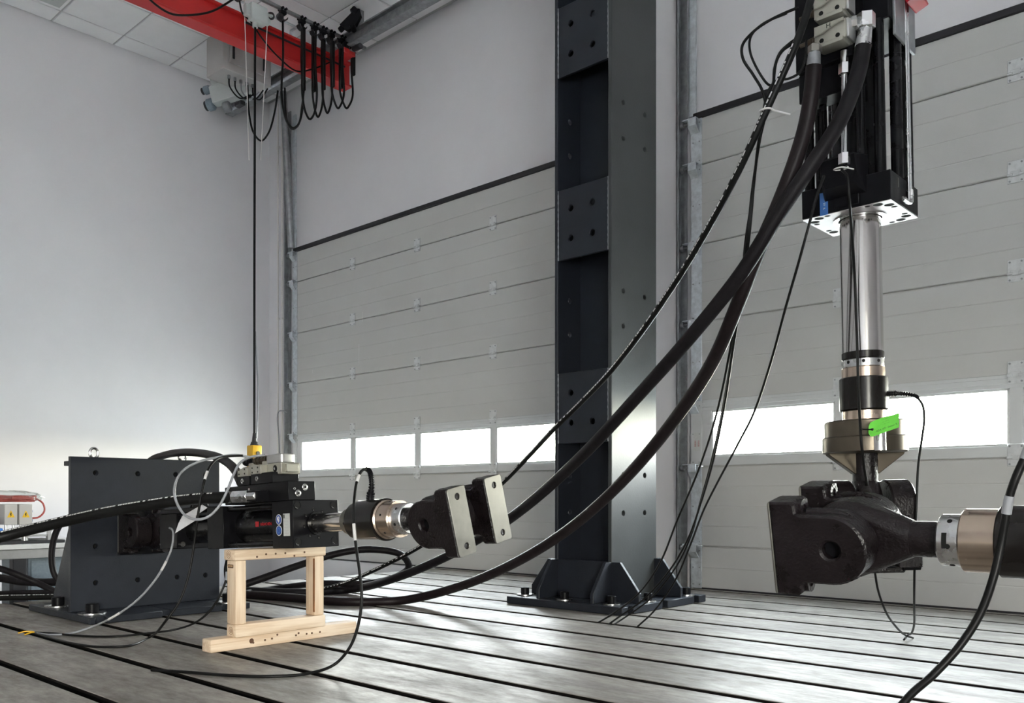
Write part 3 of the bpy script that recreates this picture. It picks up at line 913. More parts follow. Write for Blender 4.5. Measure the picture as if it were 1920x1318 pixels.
# manifolds
P('manifold', 'black_oxide', (-.575, -.135, .108), (-.018, .012, .196), .003)
P('manifold_foot', 'black_oxide', (-.45, -.10, .07), (-.17, .10, .11), .002)
P('valve_base', 'black_oxide', (-.455, -.135, .196), (-.345, .010, .240), .002)
P('valve_base', 'black_oxide', (-.33, -.135, .196), (-.145, .010, .247), .002)
for (x, z) in ((-.405, .218), (-.275, .222), (-.255, .140), (-.345, .175)):
    plug_screw(la, ML @ Vector((x, -.1345, z)), (0, -1, 0), .013 if z != .175 else .006)
for (y, z) in ((-.083, .140), (-.045, .168)):
    plug_screw(la, ML @ Vector((-.0185, y, z)), A, .0155)
plug_screw(la, ML @ Vector((-.0185, -.103, .160)), A, .007)
P('name_plate', 'label_white', (-.075, -.1283, -.055), (-.022, -.1272, .048), .0004, label='small silver name plate')
for k in range(6):
    P('plate_line', 'cabinet_grey', (-.068, -.1288, -.045 + k * .014), (-.030, -.1282, -.0435 + k * .014), 0)
P('plate_logo', 'ink', (-.071, -.1288, .026), (-.063, -.1282, .044), 0)
for z in (.022, -.029):
    b = NB(); lathe(b, [(0, 0), (0, .024), (.001, .024), (.001, 0)], frame(ML @ Vector((-.112, -.1272, z)), (0, -1, 0), A, C), 28); o = part('safety_sign', b, 'print_white', la, label='round blue mandatory sign')
    b = NB(); lathe(b, [(0, 0), (0, .021), (.0016, .021), (.0016, 0)], frame(ML @ Vector((-.112, -.1272, z)), (0, -1, 0), A, C), 28); part('blue_disc', b, 'label_blue', o)
    b = NB()
    Ms = frame(ML @ Vector((-.112, -.129, z)), A, C, (0, -1, 0))
    if z > 0:
        prof(b, [(-.008, .012), (-.002, .015), (.006, .013), (.010, .006), (.005, .001), (.008, -.006), (.002, -.012), (-.001, -.015), (-.005, -.006), (-.011, -.002), (-.012, .006)], [(0.003, .006, .003)], .0006, Ms)
    else:
        prof(b, [(.013 * math.cos(a), .013 * math.sin(a)) for a in [k * PI / 10 for k in range(20)]], [(0, 0, .009)], .0006, Ms)
    part('pictogram', b, 'print_white' if z > 0 else 'label_sky', o, angle=0)
# red logo on the barrel
rb = .0826
Mt = frame(ML @ Vector((-.335, -rb, .008)), A, C, (0, -1, 0))
P('logo', 'label_red', (-.386, -.0838, -.006), (-.356, -.0815, .020), .001, label='red square emblem')
part('lettering', text_bm('HÄNCHEN', .0205, frame(ML @ Vector((-.293, -.0832, .005)), A, C, (0, -1, 0))), 'label_red', la, angle=0, label='red lettering')
# servo valve
vz = .247
P('valve_body', 'beige_valve', (-.46, -.105, vz - .012), (-.115, .0, vz + .042), .004)
P('pilot_block', 'beige_valve', (-.452, -.135, vz - .008), (-.362, -.10, vz + .032), .003)
P('pilot_block', 'beige_valve', (-.325, -.140, vz - .004), (-.235, -.10, vz + .040), .003)
P('end_plate', 'beige_valve', (-.116, -.085, vz - .004), (-.098, -.02, vz + .036), .003)
for x0 in (-.436, -.386, -.308, -.26):
    for z in (vz + .006, vz + .027):
        y0 = -.1352 if x0 < -.35 else -.1402
        b = NB(); cyl(b, (x0, y0 + .002, z), (x0, y0 - .0006, z), .0045, seg=10); part('screw', b, 'dark_hole', la, ML)
b = NB(); lathe(b, [(0, 0), (0, .016), (.002, .016), (.002, .008), (.004, .008), (.004, 0)], frame(ML @ Vector((-.165, -.1052, vz + .016)), (0, -1, 0), A, C), 20); o = part('null_screw', b, 'black_oxide', la)
b = NB(); cyl(b, (-.165, -.109, vz + .016), (-.165, -.1105, vz + .016), .006, seg=14); part('screw_core', b, 'steel_bright', o, ML)
b = NB(); Mx = frame(ML @ Vector((-.20, -.052, vz + .042)), A, Bv, C)
prof(b, rrect(.135, .085, .02, 5), [], .045, Mx, bev=.005); part('valve_cover', b, 'valve_cover', la)
# round brown plugs on the valves
for (y, xa, xb, rr) in ((-.075, -.275, -.385, .019), (-.07, -.405, -.49, .016)):
    b = NB(); n = 7
    for k in range(n):
        xk = xa + (xb - xa) * k / n; xn = xa + (xb - xa) * (k + .75) / n
        cyl(b, (xk, y, vz + .068), (xn, y, vz + .068), rr * (1.12 if k % 2 else .92), seg=18, bev=.001)
    cyl(b, (xa, y, vz + .068), (xb, y, vz + .068), rr * .85, seg=14)
    part('plug', b, 'brown_nickel' if xa > -.3 else 'black_oxide', la, ML)
    P('plug_seat', 'beige_valve', (xa - .02, y - .02, vz + .03), (xa + .022, y + .02, vz + .06), .003)
# hose fitting with hexagon nuts
hb = onY(478, 930, 2.205); ha = onY(416, 933, 2.205)
fx = (ha - hb).normalized(); fd = (ha - hb).length
def fit(par, name, m, t0, t1, r, hexa=False):
    b = NB(); (hexnut if hexa else cyl)(b, hb + fx * fd * t0, hb + fx * fd * t1, r); return part(name, b, m, par)
fit(la, 'hose_nut', 'steel_bright', -.12, .18, .0295, True)
fit(la, 'hose_union', 'steel_bright', .12, .60, .0315, True)
fit(la, 'hose_nut', 'steel_ground', .57, .80, .030, True)
fit(la, 'hose_ferrule', 'galvanised', .78, 1.35, .0285)
b = NB(); box(b, hb + Vector((-.045, -.02, -.026)), hb + Vector((.045, .08, .026)), .004); part('elbow_block', b, 'black_oxide', la)

# ------------------------------------------------------------------ right horizontal actuator
RZ, RY = .592, 2.40
MRt = frame(Vector((-.923, RY, RZ)), (-1, 0, 0), (0, -math.cos(roll), -math.sin(roll)), (0, -math.sin(roll), math.cos(roll)))
ra = thing('servo_actuator', 'horizontal actuator with big black swivel head and bronze load cell below the upright actuator', 'actuator', (-.3, RY, .40))
swivel_head(ra, MRt, neck=-.25)
M0 = frame(Vector((0, RY, RZ)), (1, 0, 0), (0, 1, 0), (0, 0, 1))
band(ra, M0, 'lock_ring', -.690, -.634, .066, 'steel_bright', .004)
pinholes(ra, M0, -.66, .066, 6, .0065, 3.35)
b = NB(); a0 = 3.25
for q in range(1):
    lathe(b, [(-.674, .0664), (-.668, .0668), (-.662, .0664)], None, 6, 2.95 - PI / 2 + 1.45, 3.55 - PI / 2 + 1.45)
part('locking_slot', b, 'dark_hole', ra, M0)
band(ra, M0, 'load_cell', -.636, -.55, .080, 'bronze_nickel', .004)
band(ra, M0, 'sleeve', -.553, -.30, .089, 'black_sleeve', .004)
band(ra, M0, 'load_cell', -.305, -.22, .080, 'bronze_nickel', .004)
band(ra, M0, 'collar', -.225, -.16, .058, 'steel_ground', .004)
band(ra, M0, 'piston_rod', -.165, .12, .044, 'chrome', .001)
b = NB(); box(b, (.10, RY - .127, RZ - .11), (.27, RY + .127, RZ + .11), .004); part('front_flange', b, 'black_oxide', ra)
band(ra, M0, 'barrel', .26, .70, .09, 'black_paint', .01)
b = NB(); box(b, (.70, RY - .127, RZ - .11), (.87, RY + .127, RZ + .11), .004); part('middle_head', b, 'black_oxide', ra)
b = NB(); box(b, (.10, RY - .12, 0), (.25, RY + .12, RZ - .109), .004); part('support_block', b, 'anthracite', ra)
b = NB(); box(b, (.70, RY - .12, 0), (.86, RY + .12, RZ - .109), .004); part('support_block', b, 'anthracite', ra)

# ------------------------------------------------------------------ vertical actuator
DN = (Vector((0, 0, -1)) + RGT * .020).normalized()
UPV = -DN
VX = (Vector((1, 0, 0)) - UPV * UPV.x).normalized(); VY = UPV.cross(VX)
OV = Vector((-1.285, 3.43, 1.786))
MV = frame(OV, VX, VY, UPV)
va = thing('servo_actuator', 'tall black hydraulic actuator hanging upright with chrome rod and white drilled underside', 'actuator', (OV.x, OV.y, .44))
def V(name, m, lo, hi, bev=.003, par=None, **k):
    b = NB(); box(b, lo, hi, bev); return part(name, b, m, par or va, MV, **k)
vx, vy = .168, .151
V('lower_head', 'black_oxide', (-vx, -vy, .0035), (vx, vy, .112), .002)
V('hole_shade', 'dark_hole', (-vx + .004, -vy + .004, .0016), (vx - .004, vy - .004, .004), 0)  # dark sheet above the drilled plate paints its holes as shaded
hl = []
for sx_ in (-1, 1):
    for sy in (-1, 1):
        hl += [(sx_ * .112, sy * .124, .018), (sx_ * .142, sy * .092, .018), (sx_ * .076, sy * .132, .011), (sx_ * .148, sy * .058, .011)]
b = NB(); prof(b, rrect(2 * vx, 2 * vy, .003, 2), hl + [(0, 0, .096)], .002, frame((0, 0, 0), (1, 0, 0), (0, 1, 0), (0, 0, 1)), bev=.0004)
part('underside_plate', b, 'plate_white', va, MV, label='bright machined underside with dark bolt holes')
b = NB(); lathe(b, [(-.004, .080), (-.004, .098), (.004, .100), (.004, .080)], frame((0, 0, 0), (0, 0, -1), (1, 0, 0), (0, -1, 0)), 40); part('rod_seal', b, 'steel_bright', va, MV)
MD = frame(OV, DN, VX, VY)       # local x runs down the rod
if MD.to_3x3().determinant() < 0: MD = frame(OV, DN, VY, VX)
band(va, MD, 'piston_rod', -.06, .522, .076, 'chrome', .001, 64)
band(va, MD, 'wiper_ring', .520, .549, .078, 'black_sleeve', .003)
band(va, MD, 'lock_ring', .549, .582, .077, 'steel_bright', .003)
pinholes(va, MD, .562, .077, 8, .0065, .4)
band(va, MD, 'load_cell', .581, .625, .0795, 'bronze_nickel', .003)
band(va, MD, 'sleeve', .620, .748, .0895, 'black_sleeve', .004)
band(va, MD, 'load_cell', .747, .79, .079, 'bronze_nickel', .003)
b = NB(); lathe(b, [(.788, 0), (.788, .142), (.793, .148), (.850, .148), (.850, .153), (.854, .157), (.908, .157), (.912, .150), (.914, .05)], None, 48)
part('flange_disc', b, 'brown_nickel', va, MD)
LR = (RGT - DN * RGT.dot(DN)).normalized()
for s in (-1, 1):
    d_ = LR * s; n_ = d_.cross(DN).normalized()
    Mx = frame(OV + DN * .908 - n_ * .02, d_, DN, d_.cross(DN).normalized())
    b = NB(); prof(b, [(.03, 0), (.150, 0), (.145, .012), (.048, .085), (.03, .085)], [], .04, Mx, bev=.003); part('web_rib', b, 'brown_nickel', va)
# silver draw bolt in the gap of the flange
pb = OV + DN * .80 - FWD * .150
b = NB(); cyl(b, pb + LR * -.005, pb + LR * -.005 + DN * .11, .024, seg=24); part('draw_bolt', b, 'steel_bright', va)
pin = OV + DN * 1.186
Mh = frame(pin, DN, LR, DN.cross(LR).normalized())
swivel_head(va, Mh, face='cast_black', neck=-.30, ext=.075, lat=.066)
pbl = W(1690, 1057, 3.38)
b = NB(); hexnut(b, pbl, pbl + LR * .07, .028, .1); cyl(b, pbl - LR * .06, pbl, .018); part('clamp_bolt', b, 'black_oxide', va)
b = NB(); box(b, (-.03, -.165, -.03), (.03, .055, .05), .006); part('clamp_block', b, 'cast_black', va, frame(W(1662, 1058, 3.42), DN, LR, DN.cross(LR).normalized()))
# cylinder with its rods between the two heads
band(va, MD, 'barrel', -.68, -.105, .098, 'black_paint', .002)
for (x, y, r) in ((-.145, -.125, .019), (.125, -.125, .020), (.145, .12, .019), (-.145, .12, .019), (.060, -.135, .017), (-.085, -.13, .014), (.150, -.02, .022), (.150, .06, .014), (-.155, 0, .016)):
    b = NB(); cyl(b, (x, y, .11), (x, y, .68), r, seg=20); part('tie_rod', b, 'black_paint', va, MV)
V('upper_head', 'black_oxide', (-vx + .02, -vy + .02, .675), (vx, vy, .90), .004)
band(va, MD, 'barrel', -1.45, -.89, .098, 'black_paint', .002)
V('top_head', 'black_oxide', (-vx + .02, -vy + .02, 1.44), (vx, vy, 1.62), .004)
V('side_plate', 'galvanised_dark', (vx + .001, -.10, .62), (vx + .012, .12, .90), .002)
# front boss and pilot line
Mb = frame(MV @ Vector((0.002, -.215, .055)), VX, VY, UPV)
b = NB(); hull(b, [(-.082, .075, -.01), (.082, .075, -.01), (-.082, .075, .135), (.082, .075, .135), (-.05, .0, .02), (.05, .0, .02), (-.068, .0, .06), (.068, .0, .06), (-.06, .0, .125), (.06, .0, .125), (-.045, .02, .14), (.045, .02, .14)])
part('port_block', b, 'black_oxide', va, Mb, angle=15)
b = NB(); box(b, (-.045, .06, -.045), (.055, .11, .02), .006); part('port_lip', b, 'black_oxide', va, Mb)
t0 = W(1583, 306, 3.20); t1 = W(1583, 122, 3.20); t1.x, t1.y = t0.x, t0.y
b = NB(); cyl(b, t0, t1, .0105, seg=16); part('pilot_tube', b, 'steel_bright', va)
for p, dz in ((t0, 1), (t1, -1)):
    b = NB(); hexnut(b, p - Vector((0, 0, .006 * dz)), p + Vector((0, 0, .036 * dz)), .021); part('tube_nut', b, 'steel_bright', va)
b = NB(); cyl(b, t1, t1 + Vector((0, 0, .05)), .015, seg=14); part('tube_union', b, 'steel_bright', va)
# thin lines and elbow on the right side
for dx, dy in ((.012, -.012), (.010, .016)):
    b = NB(); cyl(b, MV @ Vector((vx + dx, .02 + dy, .03)), MV @ Vector((vx + dx, .02 + dy, .80)), .006, seg=12); part('drain_tube', b, 'steel_bright', va)
b = NB(); tube(b, [MV @ Vector(q) for q in ((vx + .013, .022, .06), (vx + .016, .020, .03), (vx + .014, -.0, .022), (vx + .013, -.06, .022))], .009, seg=12); part('elbow', b, 'steel_bright', va)
b = NB(); hexnut(b, MV @ Vector((vx + .012, .022, .05)), MV @ Vector((vx + .012, .022, .075)), .013); part('tube_nut', b, 'steel_bright', va)
V('side_scale', 'steel_ground', (vx, -.075, .065), (vx + .0012, -.066, .10), 0)
# blue sticker
p0 = onY(1537, 361, 3.275); p1 = onY(1552, 400, 3.275)
V('sticker', 'label_sky', (p0.x - OV.x, -vy - .0012, p1.z - OV.z), (p1.x - OV.x, -vy - .0004, p0.z - OV.z), 0, label='narrow blue sticker')
b = NB(); lathe(b, [(0, .009), (0, .0115), (.0008, .0115), (.0008, .009)], frame(Vector(((p0.x + p1.x) / 2, OV.y - vy - .0012, p0.z - .016)), (0, -1, 0), (1, 0, 0), (0, 0, -1)), 24); part('sticker_ring', b, 'print_white', va)
part('lettering', text_bm('TF  R', .012, frame(Vector(((p0.x + p1.x) / 2, OV.y - vy - .0016, p0.z - .055)), (0, 0, -1), (1, 0, 0), (0, -1, 0))), 'print_white', va, angle=0)
# manifold with two servo valves
V('manifold', 'black_oxide', (-.145, -.235, .535), (.075, -.10, .86), .004)
V('manifold_side', 'black_oxide', (-.15, -.20, .43), (.02, -.105, .54), .004)
for k in range(2):
    zc = .602 + k * .100
    Mv = MV @ Matrix.Translation((.018, -.285, zc)) @ Matrix.Scale(.82, 4)
    b = NB(); box(b, (-.072, -.03, -.042), (.072, .068, .046), .010, seg=2); o = part('valve_body', b, 'beige_valve', va, Mv)
    b = NB(); prof(b, [(-.066, .0), (-.03, .004), (.01, .020), (.05, .030), (.066, .030), (.066, .044), (-.066, .044)], [], .012, frame((0, -.03, 0), (1, 0, 0), (0, 0, 1), (0, -1, 0)), bev=.003); part('valve_cap', b, 'beige_valve', o, Mv)
    b = NB(); box(b, (-.06, -.036, -.052), (.062, .05, -.03), .008, seg=2); part('valve_foot', b, 'beige_valve', o, Mv)
    for x in (-.036, .036):
        b = NB(); cyl(b, (x, -.032, -.022), (x, -.0305, -.022), .010, seg=16); part('screw_hole', b, 'dark_hole', o, Mv)
    part('lettering', text_bm('H', .030, Mv @ frame((.0, -.0425, .028), (1, 0, 0), (0, 0, 1), (0, -1, 0))), 'ink', o, angle=0)
    b = NB(); box(b, (.070, -.02, -.04), (.082, .06, .045), .003); part('valve_end', b, 'valve_cover', o, Mv)
    b = NB()
    for q in range(4): cyl(b, (-.075 - q * .013, .005, .01), (-.086 - q * .013, .005, .01), .017 - .002 * q, seg=16, bev=.001)
    cyl(b, (-.07, .005, .01), (-.15, .005, .008), .009, seg=12)
    part('plug', b, 'brown_nickel', o, Mv)
# hose unions of the vertical actuator
UR0, UR1 = W(1623, 52, 3.15), W(1618, 88, 3.15)
UL0, UL1 = W(1527, 99, 3.17), W(1526, 130, 3.17)
b = NB(); hexnut(b, UR0 + Vector((0, 0, -.006)), UR0 + Vector((0, 0, .05)), .034); part('hose_nut', b, 'steel_bright', va)
b = NB(); cyl(b, UR1, UR0, .0285, .024, bev=.002); part('hose_ferrule', b, 'steel_bright', va)
b = NB(); hexnut(b, UR0 + Vector((0, 0, .022)) - RGT * .03, UR0 + Vector((0, 0, .018)) - RGT * .085 + FWD * .02, .022); part('hose_union', b, 'steel_bright', va)
b = NB(); hexnut(b, UL0 + Vector((0, 0, -.004)), UL0 + Vector((0, 0, .025)), .026); part('hose_nut', b, 'steel_ground', va)
b = NB(); cyl(b, UL1, UL0, .0235, .0225, bev=.002); part('hose_ferrule', b, 'galvanised_dark', va)
b = NB(); cyl(b, UL0 + Vector((0, 0, .02)), UL0 + Vector((0, 0, .02)) + FWD * .12 + RGT * .03, .018); part('hose_union', b, 'steel_ground', va)
# red plate at the top of the side
b = NB(); box(b, (-.006, -.05, -.012), (.045, .06, .10), .003); part('red_cover', b, 'label_red', va, frame(W(1708, 8, 3.28), VX, VY, UPV) @ Matrix.Rotation(-.35, 4, 'Y'), label='red plastic cover')

# plug on the vertical load cell
pz = OV + DN * .675
pl0 = W(1658, 739, 3.38); pl1 = W(1690, 738, 3.36); pl2 = W(1716, 742, 3.33); pl3 = W(1722, 747, 3.32)
connector(va, pl0, [pl0, W(1672, 738, 3.37), pl1, pl2, pl3], .0095)

# ------------------------------------------------------------------ green tag tied to the vertical actuator
def tagpt(u, v):
    d = 3.20 - (u - 1628) / 58 * .05
    return W(u, v, d)
outl = [(1629, 799), (1632, 792), (1640, 788), (1653, 783), (1662, 780), (1672, 778.5), (1680, 775.5), (1685.5, 774.5), (1686.2, 777), (1685.2, 785), (1686, 793), (1685, 801.5), (1672, 806), (1655, 812), (1643, 816.5), (1634, 819), (1630.5, 816), (1628.3, 812)]
b = NB(); nrm = -FWD
c0 = tagpt(1657, 797)
e1 = (tagpt(1686, 785) - tagpt(1630, 806)).normalized(); e3 = -FWD; e3 = (e3 - e1 * e3.dot(e1)).normalized(); e2 = e3.cross(e1)
Mt = frame(c0, e1, e2, e3); Mi = Mt.inverted()
loc2 = [(lambda q: (q.x, q.y))(Mi @ tagpt(u, v)) for (u, v) in outl]
hc = Mi @ tagpt(1635.5, 805)
prof(b, loc2, [(hc.x, hc.y, .005)], .0012, Mt)
tag = solo('hang_tag', b, 'tag_green', 'bright green handwritten tag tied to the upright actuator above its flange', 'tag')
for (q, dx, dy, sz, txt) in ((0, .012, .020, .0065, '----- ------'), (1, .012, .012, .0065, '--- ---- ---'), (2, .012, .004, .0065, '---- -----')):
    part('printed_line', text_bm(txt, sz, Mt @ Matrix.Translation((dx, dy, .0014))), 'tag_ink', tag, angle=0)
part('handwriting', text_bm('- ADA 107 - Sensor X -', .0088, Mt @ Matrix.Translation((.006, -.012, .0014))), 'ink', tag, angle=0, label='black handwritten line')
hp = tagpt(1635.5, 805)
b = NB(); tube(b, [hp + e3 * .004, hp - RGT * .012 + e3 * .006, hp - RGT * .03 + e3 * .002, hp - RGT * .042 - e3 * .02], .0022, seg=8); part('tie_string', b, 'cable_black', tag)


# ================================================================== hoses
def fl(u, v, r=.027):
    """depth at which a hose of radius r seen at this pixel lies on the bed"""
    return (CAMH - r) * FPX / (v - V0)

def hose(label, pts, r, m='rubber', cat='hose', group=None, name='hydraulic_hose', seg=14, printed=None, psize=.4, bands=()):
    P_ = [p.copy() if isinstance(p, Vector) else W(*p) if len(p) == 3 else W(p[0], p[1], fl(p[0], p[1], r)) for p in pts]
    for p in P_:
        if p.z < r and -6.3 < p.x: p.z = r
    b = NB(); tube(b, P_, r, seg=seg, n=8)
    o = solo(name, b, m, label, cat, group, angle=60)
    path = catmull(P_, 8)
    if printed:
        # white print along one side of the hose
        L = [0]
        for a_, c_ in zip(path, path[1:]): L.append(L[-1] + (c_ - a_).length)
        def at(s_):
            for i in range(len(L) - 1):
                if L[i + 1] >= s_:
                    t = (s_ - L[i]) / max(L[i + 1] - L[i], 1e-6)
                    return path[i].lerp(path[i + 1], t), (path[i + 1] - path[i]).normalized()
            return path[-1], (path[-1] - path[-2]).normalized()
        s_ = printed[0] * L[-1]; rnd = random.Random(3)
        b = NB(); side = Vector(printed[2])
        while s_ < printed[1] * L[-1]:
            ln = rnd.choice((.008, .012, .016, .02)) * psize / .4
            p, t = at(s_); q, _ = at(s_ + ln)
            n_ = (Vector((0, 0, 0)) + (camo.location - p)); n_ = (side - t * side.dot(t)).normalized()
            w_ = t.cross(n_).normalized()
            hgt = r * psize
            p_, q_ = p + n_ * r * 1.005, q + n_ * r * 1.005
            hull(b, [p_ + w_ * hgt * .5, p_ - w_ * hgt * .5, q_ + w_ * hgt * .5, q_ - w_ * hgt * .5,
                     p_ + w_ * hgt * .5 - n_ * .002, p_ - w_ * hgt * .5 - n_ * .002, q_ + w_ * hgt * .5 - n_ * .002, q_ - w_ * hgt * .5 - n_ * .002])
            s_ += ln + rnd.choice((.004, .006, .006, .022)) * psize / .4
        pr = part('printing', b, 'print_white', o, angle=0); pr['kind'] = 'stuff'
    for (f0, f1, mm) in bands:
        i0, i1 = int(f0 * (len(path) - 1)), max(int(f1 * (len(path) - 1)), int(f0 * (len(path) - 1)) + 1)
        b = NB(); tube(b, path[i0:i1 + 1], r * 1.18, seg=seg, smooth=False); part('marker_sleeve', b, mm, o, angle=60)
    return o

hose('thick black hose from the chrome union down past the column to the bed',
     [(1619, 84, 3.15), (1612, 125, 3.15), (1598, 170, 3.13), (1570, 235, 3.12), (1520, 312, 3.14), (1460, 400, 3.2), (1395, 505, 3.3), (1300, 625, 3.5), (1200, 738, 3.8), (1100, 846, 4.2), (1000, 938, 4.7), (930, 990, 5.05), (830, 1047, 5.5), (740, 1084, 5.8), (650, 1106), (560, 1111), (430, 1106)], .0285, 'rubber')
hose('thick black hose sweeping lowest across the bed past the column foot',
     [(1526, 124, 3.17), (1522, 170, 3.18), (1512, 230, 3.2), (1495, 290, 3.22), (1462, 378, 3.26), (1418, 480, 3.32), (1385, 565, 3.4), (1335, 680, 3.6), (1250, 806, 3.95), (1150, 920, 4.35), (1050, 1004, 4.75), (950, 1063, 5.1), (850, 1103, 5.45), (750, 1126), (650, 1128), (540, 1120), (430, 1112)], .0285, 'rubber_brown')
hose('thinner printed hose from the servo valves passing in front of the column',
     [(1520, 0, 3.02), (1508, 40, 3.02), (1490, 88, 3.02), (1440, 200, 3.08), (1380, 330, 3.2), (1300, 475, 3.45), (1220, 598, 3.75), (1150, 690, 4.05), (1090, 754, 4.35), (1040, 803, 4.6), (985, 862, 4.95), (935, 912, 5.2), (860, 972, 5.45), (791, 1023, 5.65), (700, 1070, 5.85), (630, 1098, 6.1), (540, 1112), (430, 1118)], .0135, 'cable_black', printed=(.03, .93, (-.25, -.96, .12)), psize=.42, seg=12)
hose('black hose looped in an oval on the bed behind the trestle',
     [(440, 1116), (520, 1103), (600, 1094, 6.35), (680, 1094, 6.3), (735, 1084, 6.2), (766, 1064, 6.1), (752, 1040, 6.0), (700, 1030, 5.95), (640, 1036, 5.9), (560, 1060, 5.8), (490, 1085, 5.7), (440, 1102, 5.65)], .0235, 'rubber')
hose('printed black hose with chrome nuts running across the bracket plate',
     [(426, 932.5, 4.13), (380, 934, 4.15), (330, 939, 4.18), (270, 948, 4.22), (200, 960, 4.26), (131, 975, 4.28), (60, 992, 4.28), (0, 1007, 4.25), (-80, 1030, 4.15)], .0275, 'cable_black', printed=(.05, .92, (.3, -.55, .78)), psize=.3)
hose('dark brown hose arching up behind the bracket plate to the valves',
     [(452, 905, 4.35), (440, 880, 4.5), (415, 860, 4.75), (385, 851, 5.0), (345, 848, 5.3), (310, 853, 5.55), (280, 866, 5.75), (255, 900, 5.9), (245, 960, 5.95)], .0235, 'rubber_brown')
# hoses on the bed at far left, behind the bracket
hose('black hose bending upright behind the bracket edge', [(132, 968, 5.75), (112, 985, 5.75), (100, 1015, 5.75), (97, 1050, 5.75), (103, 1078, 5.75), (118, 1095, 5.75), (140, 1100, 5.75)], .020, 'rubber')
hose('thick black hose lying over the far bed edge beside the bench', [(-60, 1052, 5.7), (0, 1066, 5.75), (30, 1076, 5.75), (70, 1093, 5.8), (110, 1112, 5.75), (150, 1125, 5.7)], .021, 'rubber')
hose('bluish black hose crossing under the workbench front', [(-60, 1080, 6.1), (0, 1084, 6.08), (40, 1090, 6.05), (90, 1092, 6.0), (135, 1088, 5.95)], .028, 'rubber')
hose('straight black hose low beside the bed end', [(-60, 1118, 6.0), (0, 1114, 6.0), (60, 1112, 5.98), (140, 1110, 5.95)], .022, 'rubber')
hose('printed hose lowest on the bed end beside the bracket', [(-60, 1126, 5.75), (0, 1121, 5.8), (50, 1120, 5.8), (110, 1119, 5.8), (150, 1120, 5.75)], .020, 'cable_black', printed=(.2, .85, (.3, -.4, .85)), psize=.3)
# end loop of hose beside the stand
hose('short black hose dropping behind the bracket foot', [(430, 1040, 5.9), (424, 1070, 5.9), (429, 1092, 5.9), (445, 1105, 5.95)], .016, 'rubber')

# ================================================================== signal cables
def cable(label, pts, r=.0048, m='cable_black', **k):
    return hose(label, pts, r, m, cat='cable', name='signal_cable', seg=8, **k)

# from the left load cell down to the bed
cable('black sensor cable looping from the load cell beside the trestle to the bed',
      [(686, 879, 3.7), (678, 883, 3.68), (670, 900, 3.66), (665, 930, 3.62), (663, 970, 3.58), (667, 1020, 3.55), (674, 1070, 3.52), (678, 1120, 3.5), (672, 1170, 3.5), (655, 1215, 3.5), (625, 1247, 3.5), (570, 1264), (500, 1268), (430, 1266), (350, 1260), (300, 1257), (284, 1256)], .0062, bands=((.10, .135, 'print_white'), (.27, .305, 'print_white')))
# loop of valve cable
cable('grey valve cable hanging in a round loop before the bracket plate',
      [(497, 853, 4.18), (470, 857, 4.15), (450, 868, 4.1), (438, 890, 4.06), (426, 920, 4.02), (410, 950, 4.0), (390, 969, 3.98), (370, 974, 3.98), (350, 968, 4.0), (335, 950, 4.03), (327, 925, 4.06), (331, 900, 4.1), (346, 880, 4.15), (375, 865, 4.2), (410, 857, 4.25), (440, 853, 4.3), (468, 857, 4.32)], .0062, 'cable_grey')
cable('black valve cable falling from the valves across the loop to the bed',
      [(455, 854, 4.3), (425, 856, 4.25), (405, 862, 4.15), (393, 875, 4.08), (385, 895, 4.04), (377, 930, 4.02), (370, 975, 4.0), (364, 1020, 3.97), (352, 1085, 3.95), (335, 1130, 3.92), (310, 1165, 3.9), (280, 1195), (240, 1211), (190, 1213), (140, 1207), (95, 1196), (60, 1186)], .0058, bands=((.22, .26, 'print_white'),))
cable('grey cable hanging from the actuator rear block before the bracket plate',
      [(318, 990, 4.55), (323, 993, 4.5), (325, 1003, 4.45), (321, 1030, 4.4), (305, 1065, 4.4), (285, 1095, 4.4), (255, 1127, 4.42), (215, 1155, 4.45), (170, 1176, 4.55), (130, 1188), (95, 1190), (60, 1186)], .0055, 'cable_grey', bands=((.33, .38, 'print_white'), (.62, .67, 'print_white')))
cable('dark cable curving down to the bed beside the near trestle leg',
      [(424, 1060, 4.55), (424, 1085, 4.52), (415, 1110, 4.5), (398, 1140, 4.5), (370, 1165, 4.5), (330, 1180, 4.52), (280, 1187, 4.45), (215, 1193), (150, 1192), (95, 1187), (62, 1186)], .0055, bands=((.05, .12, 'cable_grey'),))
b = NB(); p0, p1 = onZ(34, 1187, .016), onZ(64, 1185, .018)
tube(b, [p0, (p0 + p1) / 2 + Vector((0, 0, .006)), p1, p1 + Vector((.01, -.02, .0)), p1 + Vector((.015, -.05, -.006))], .0035, seg=6)
solo('cable_tie', b, 'pendant_yellow', 'yellow cable tie around cables on the bed', 'cable tie')

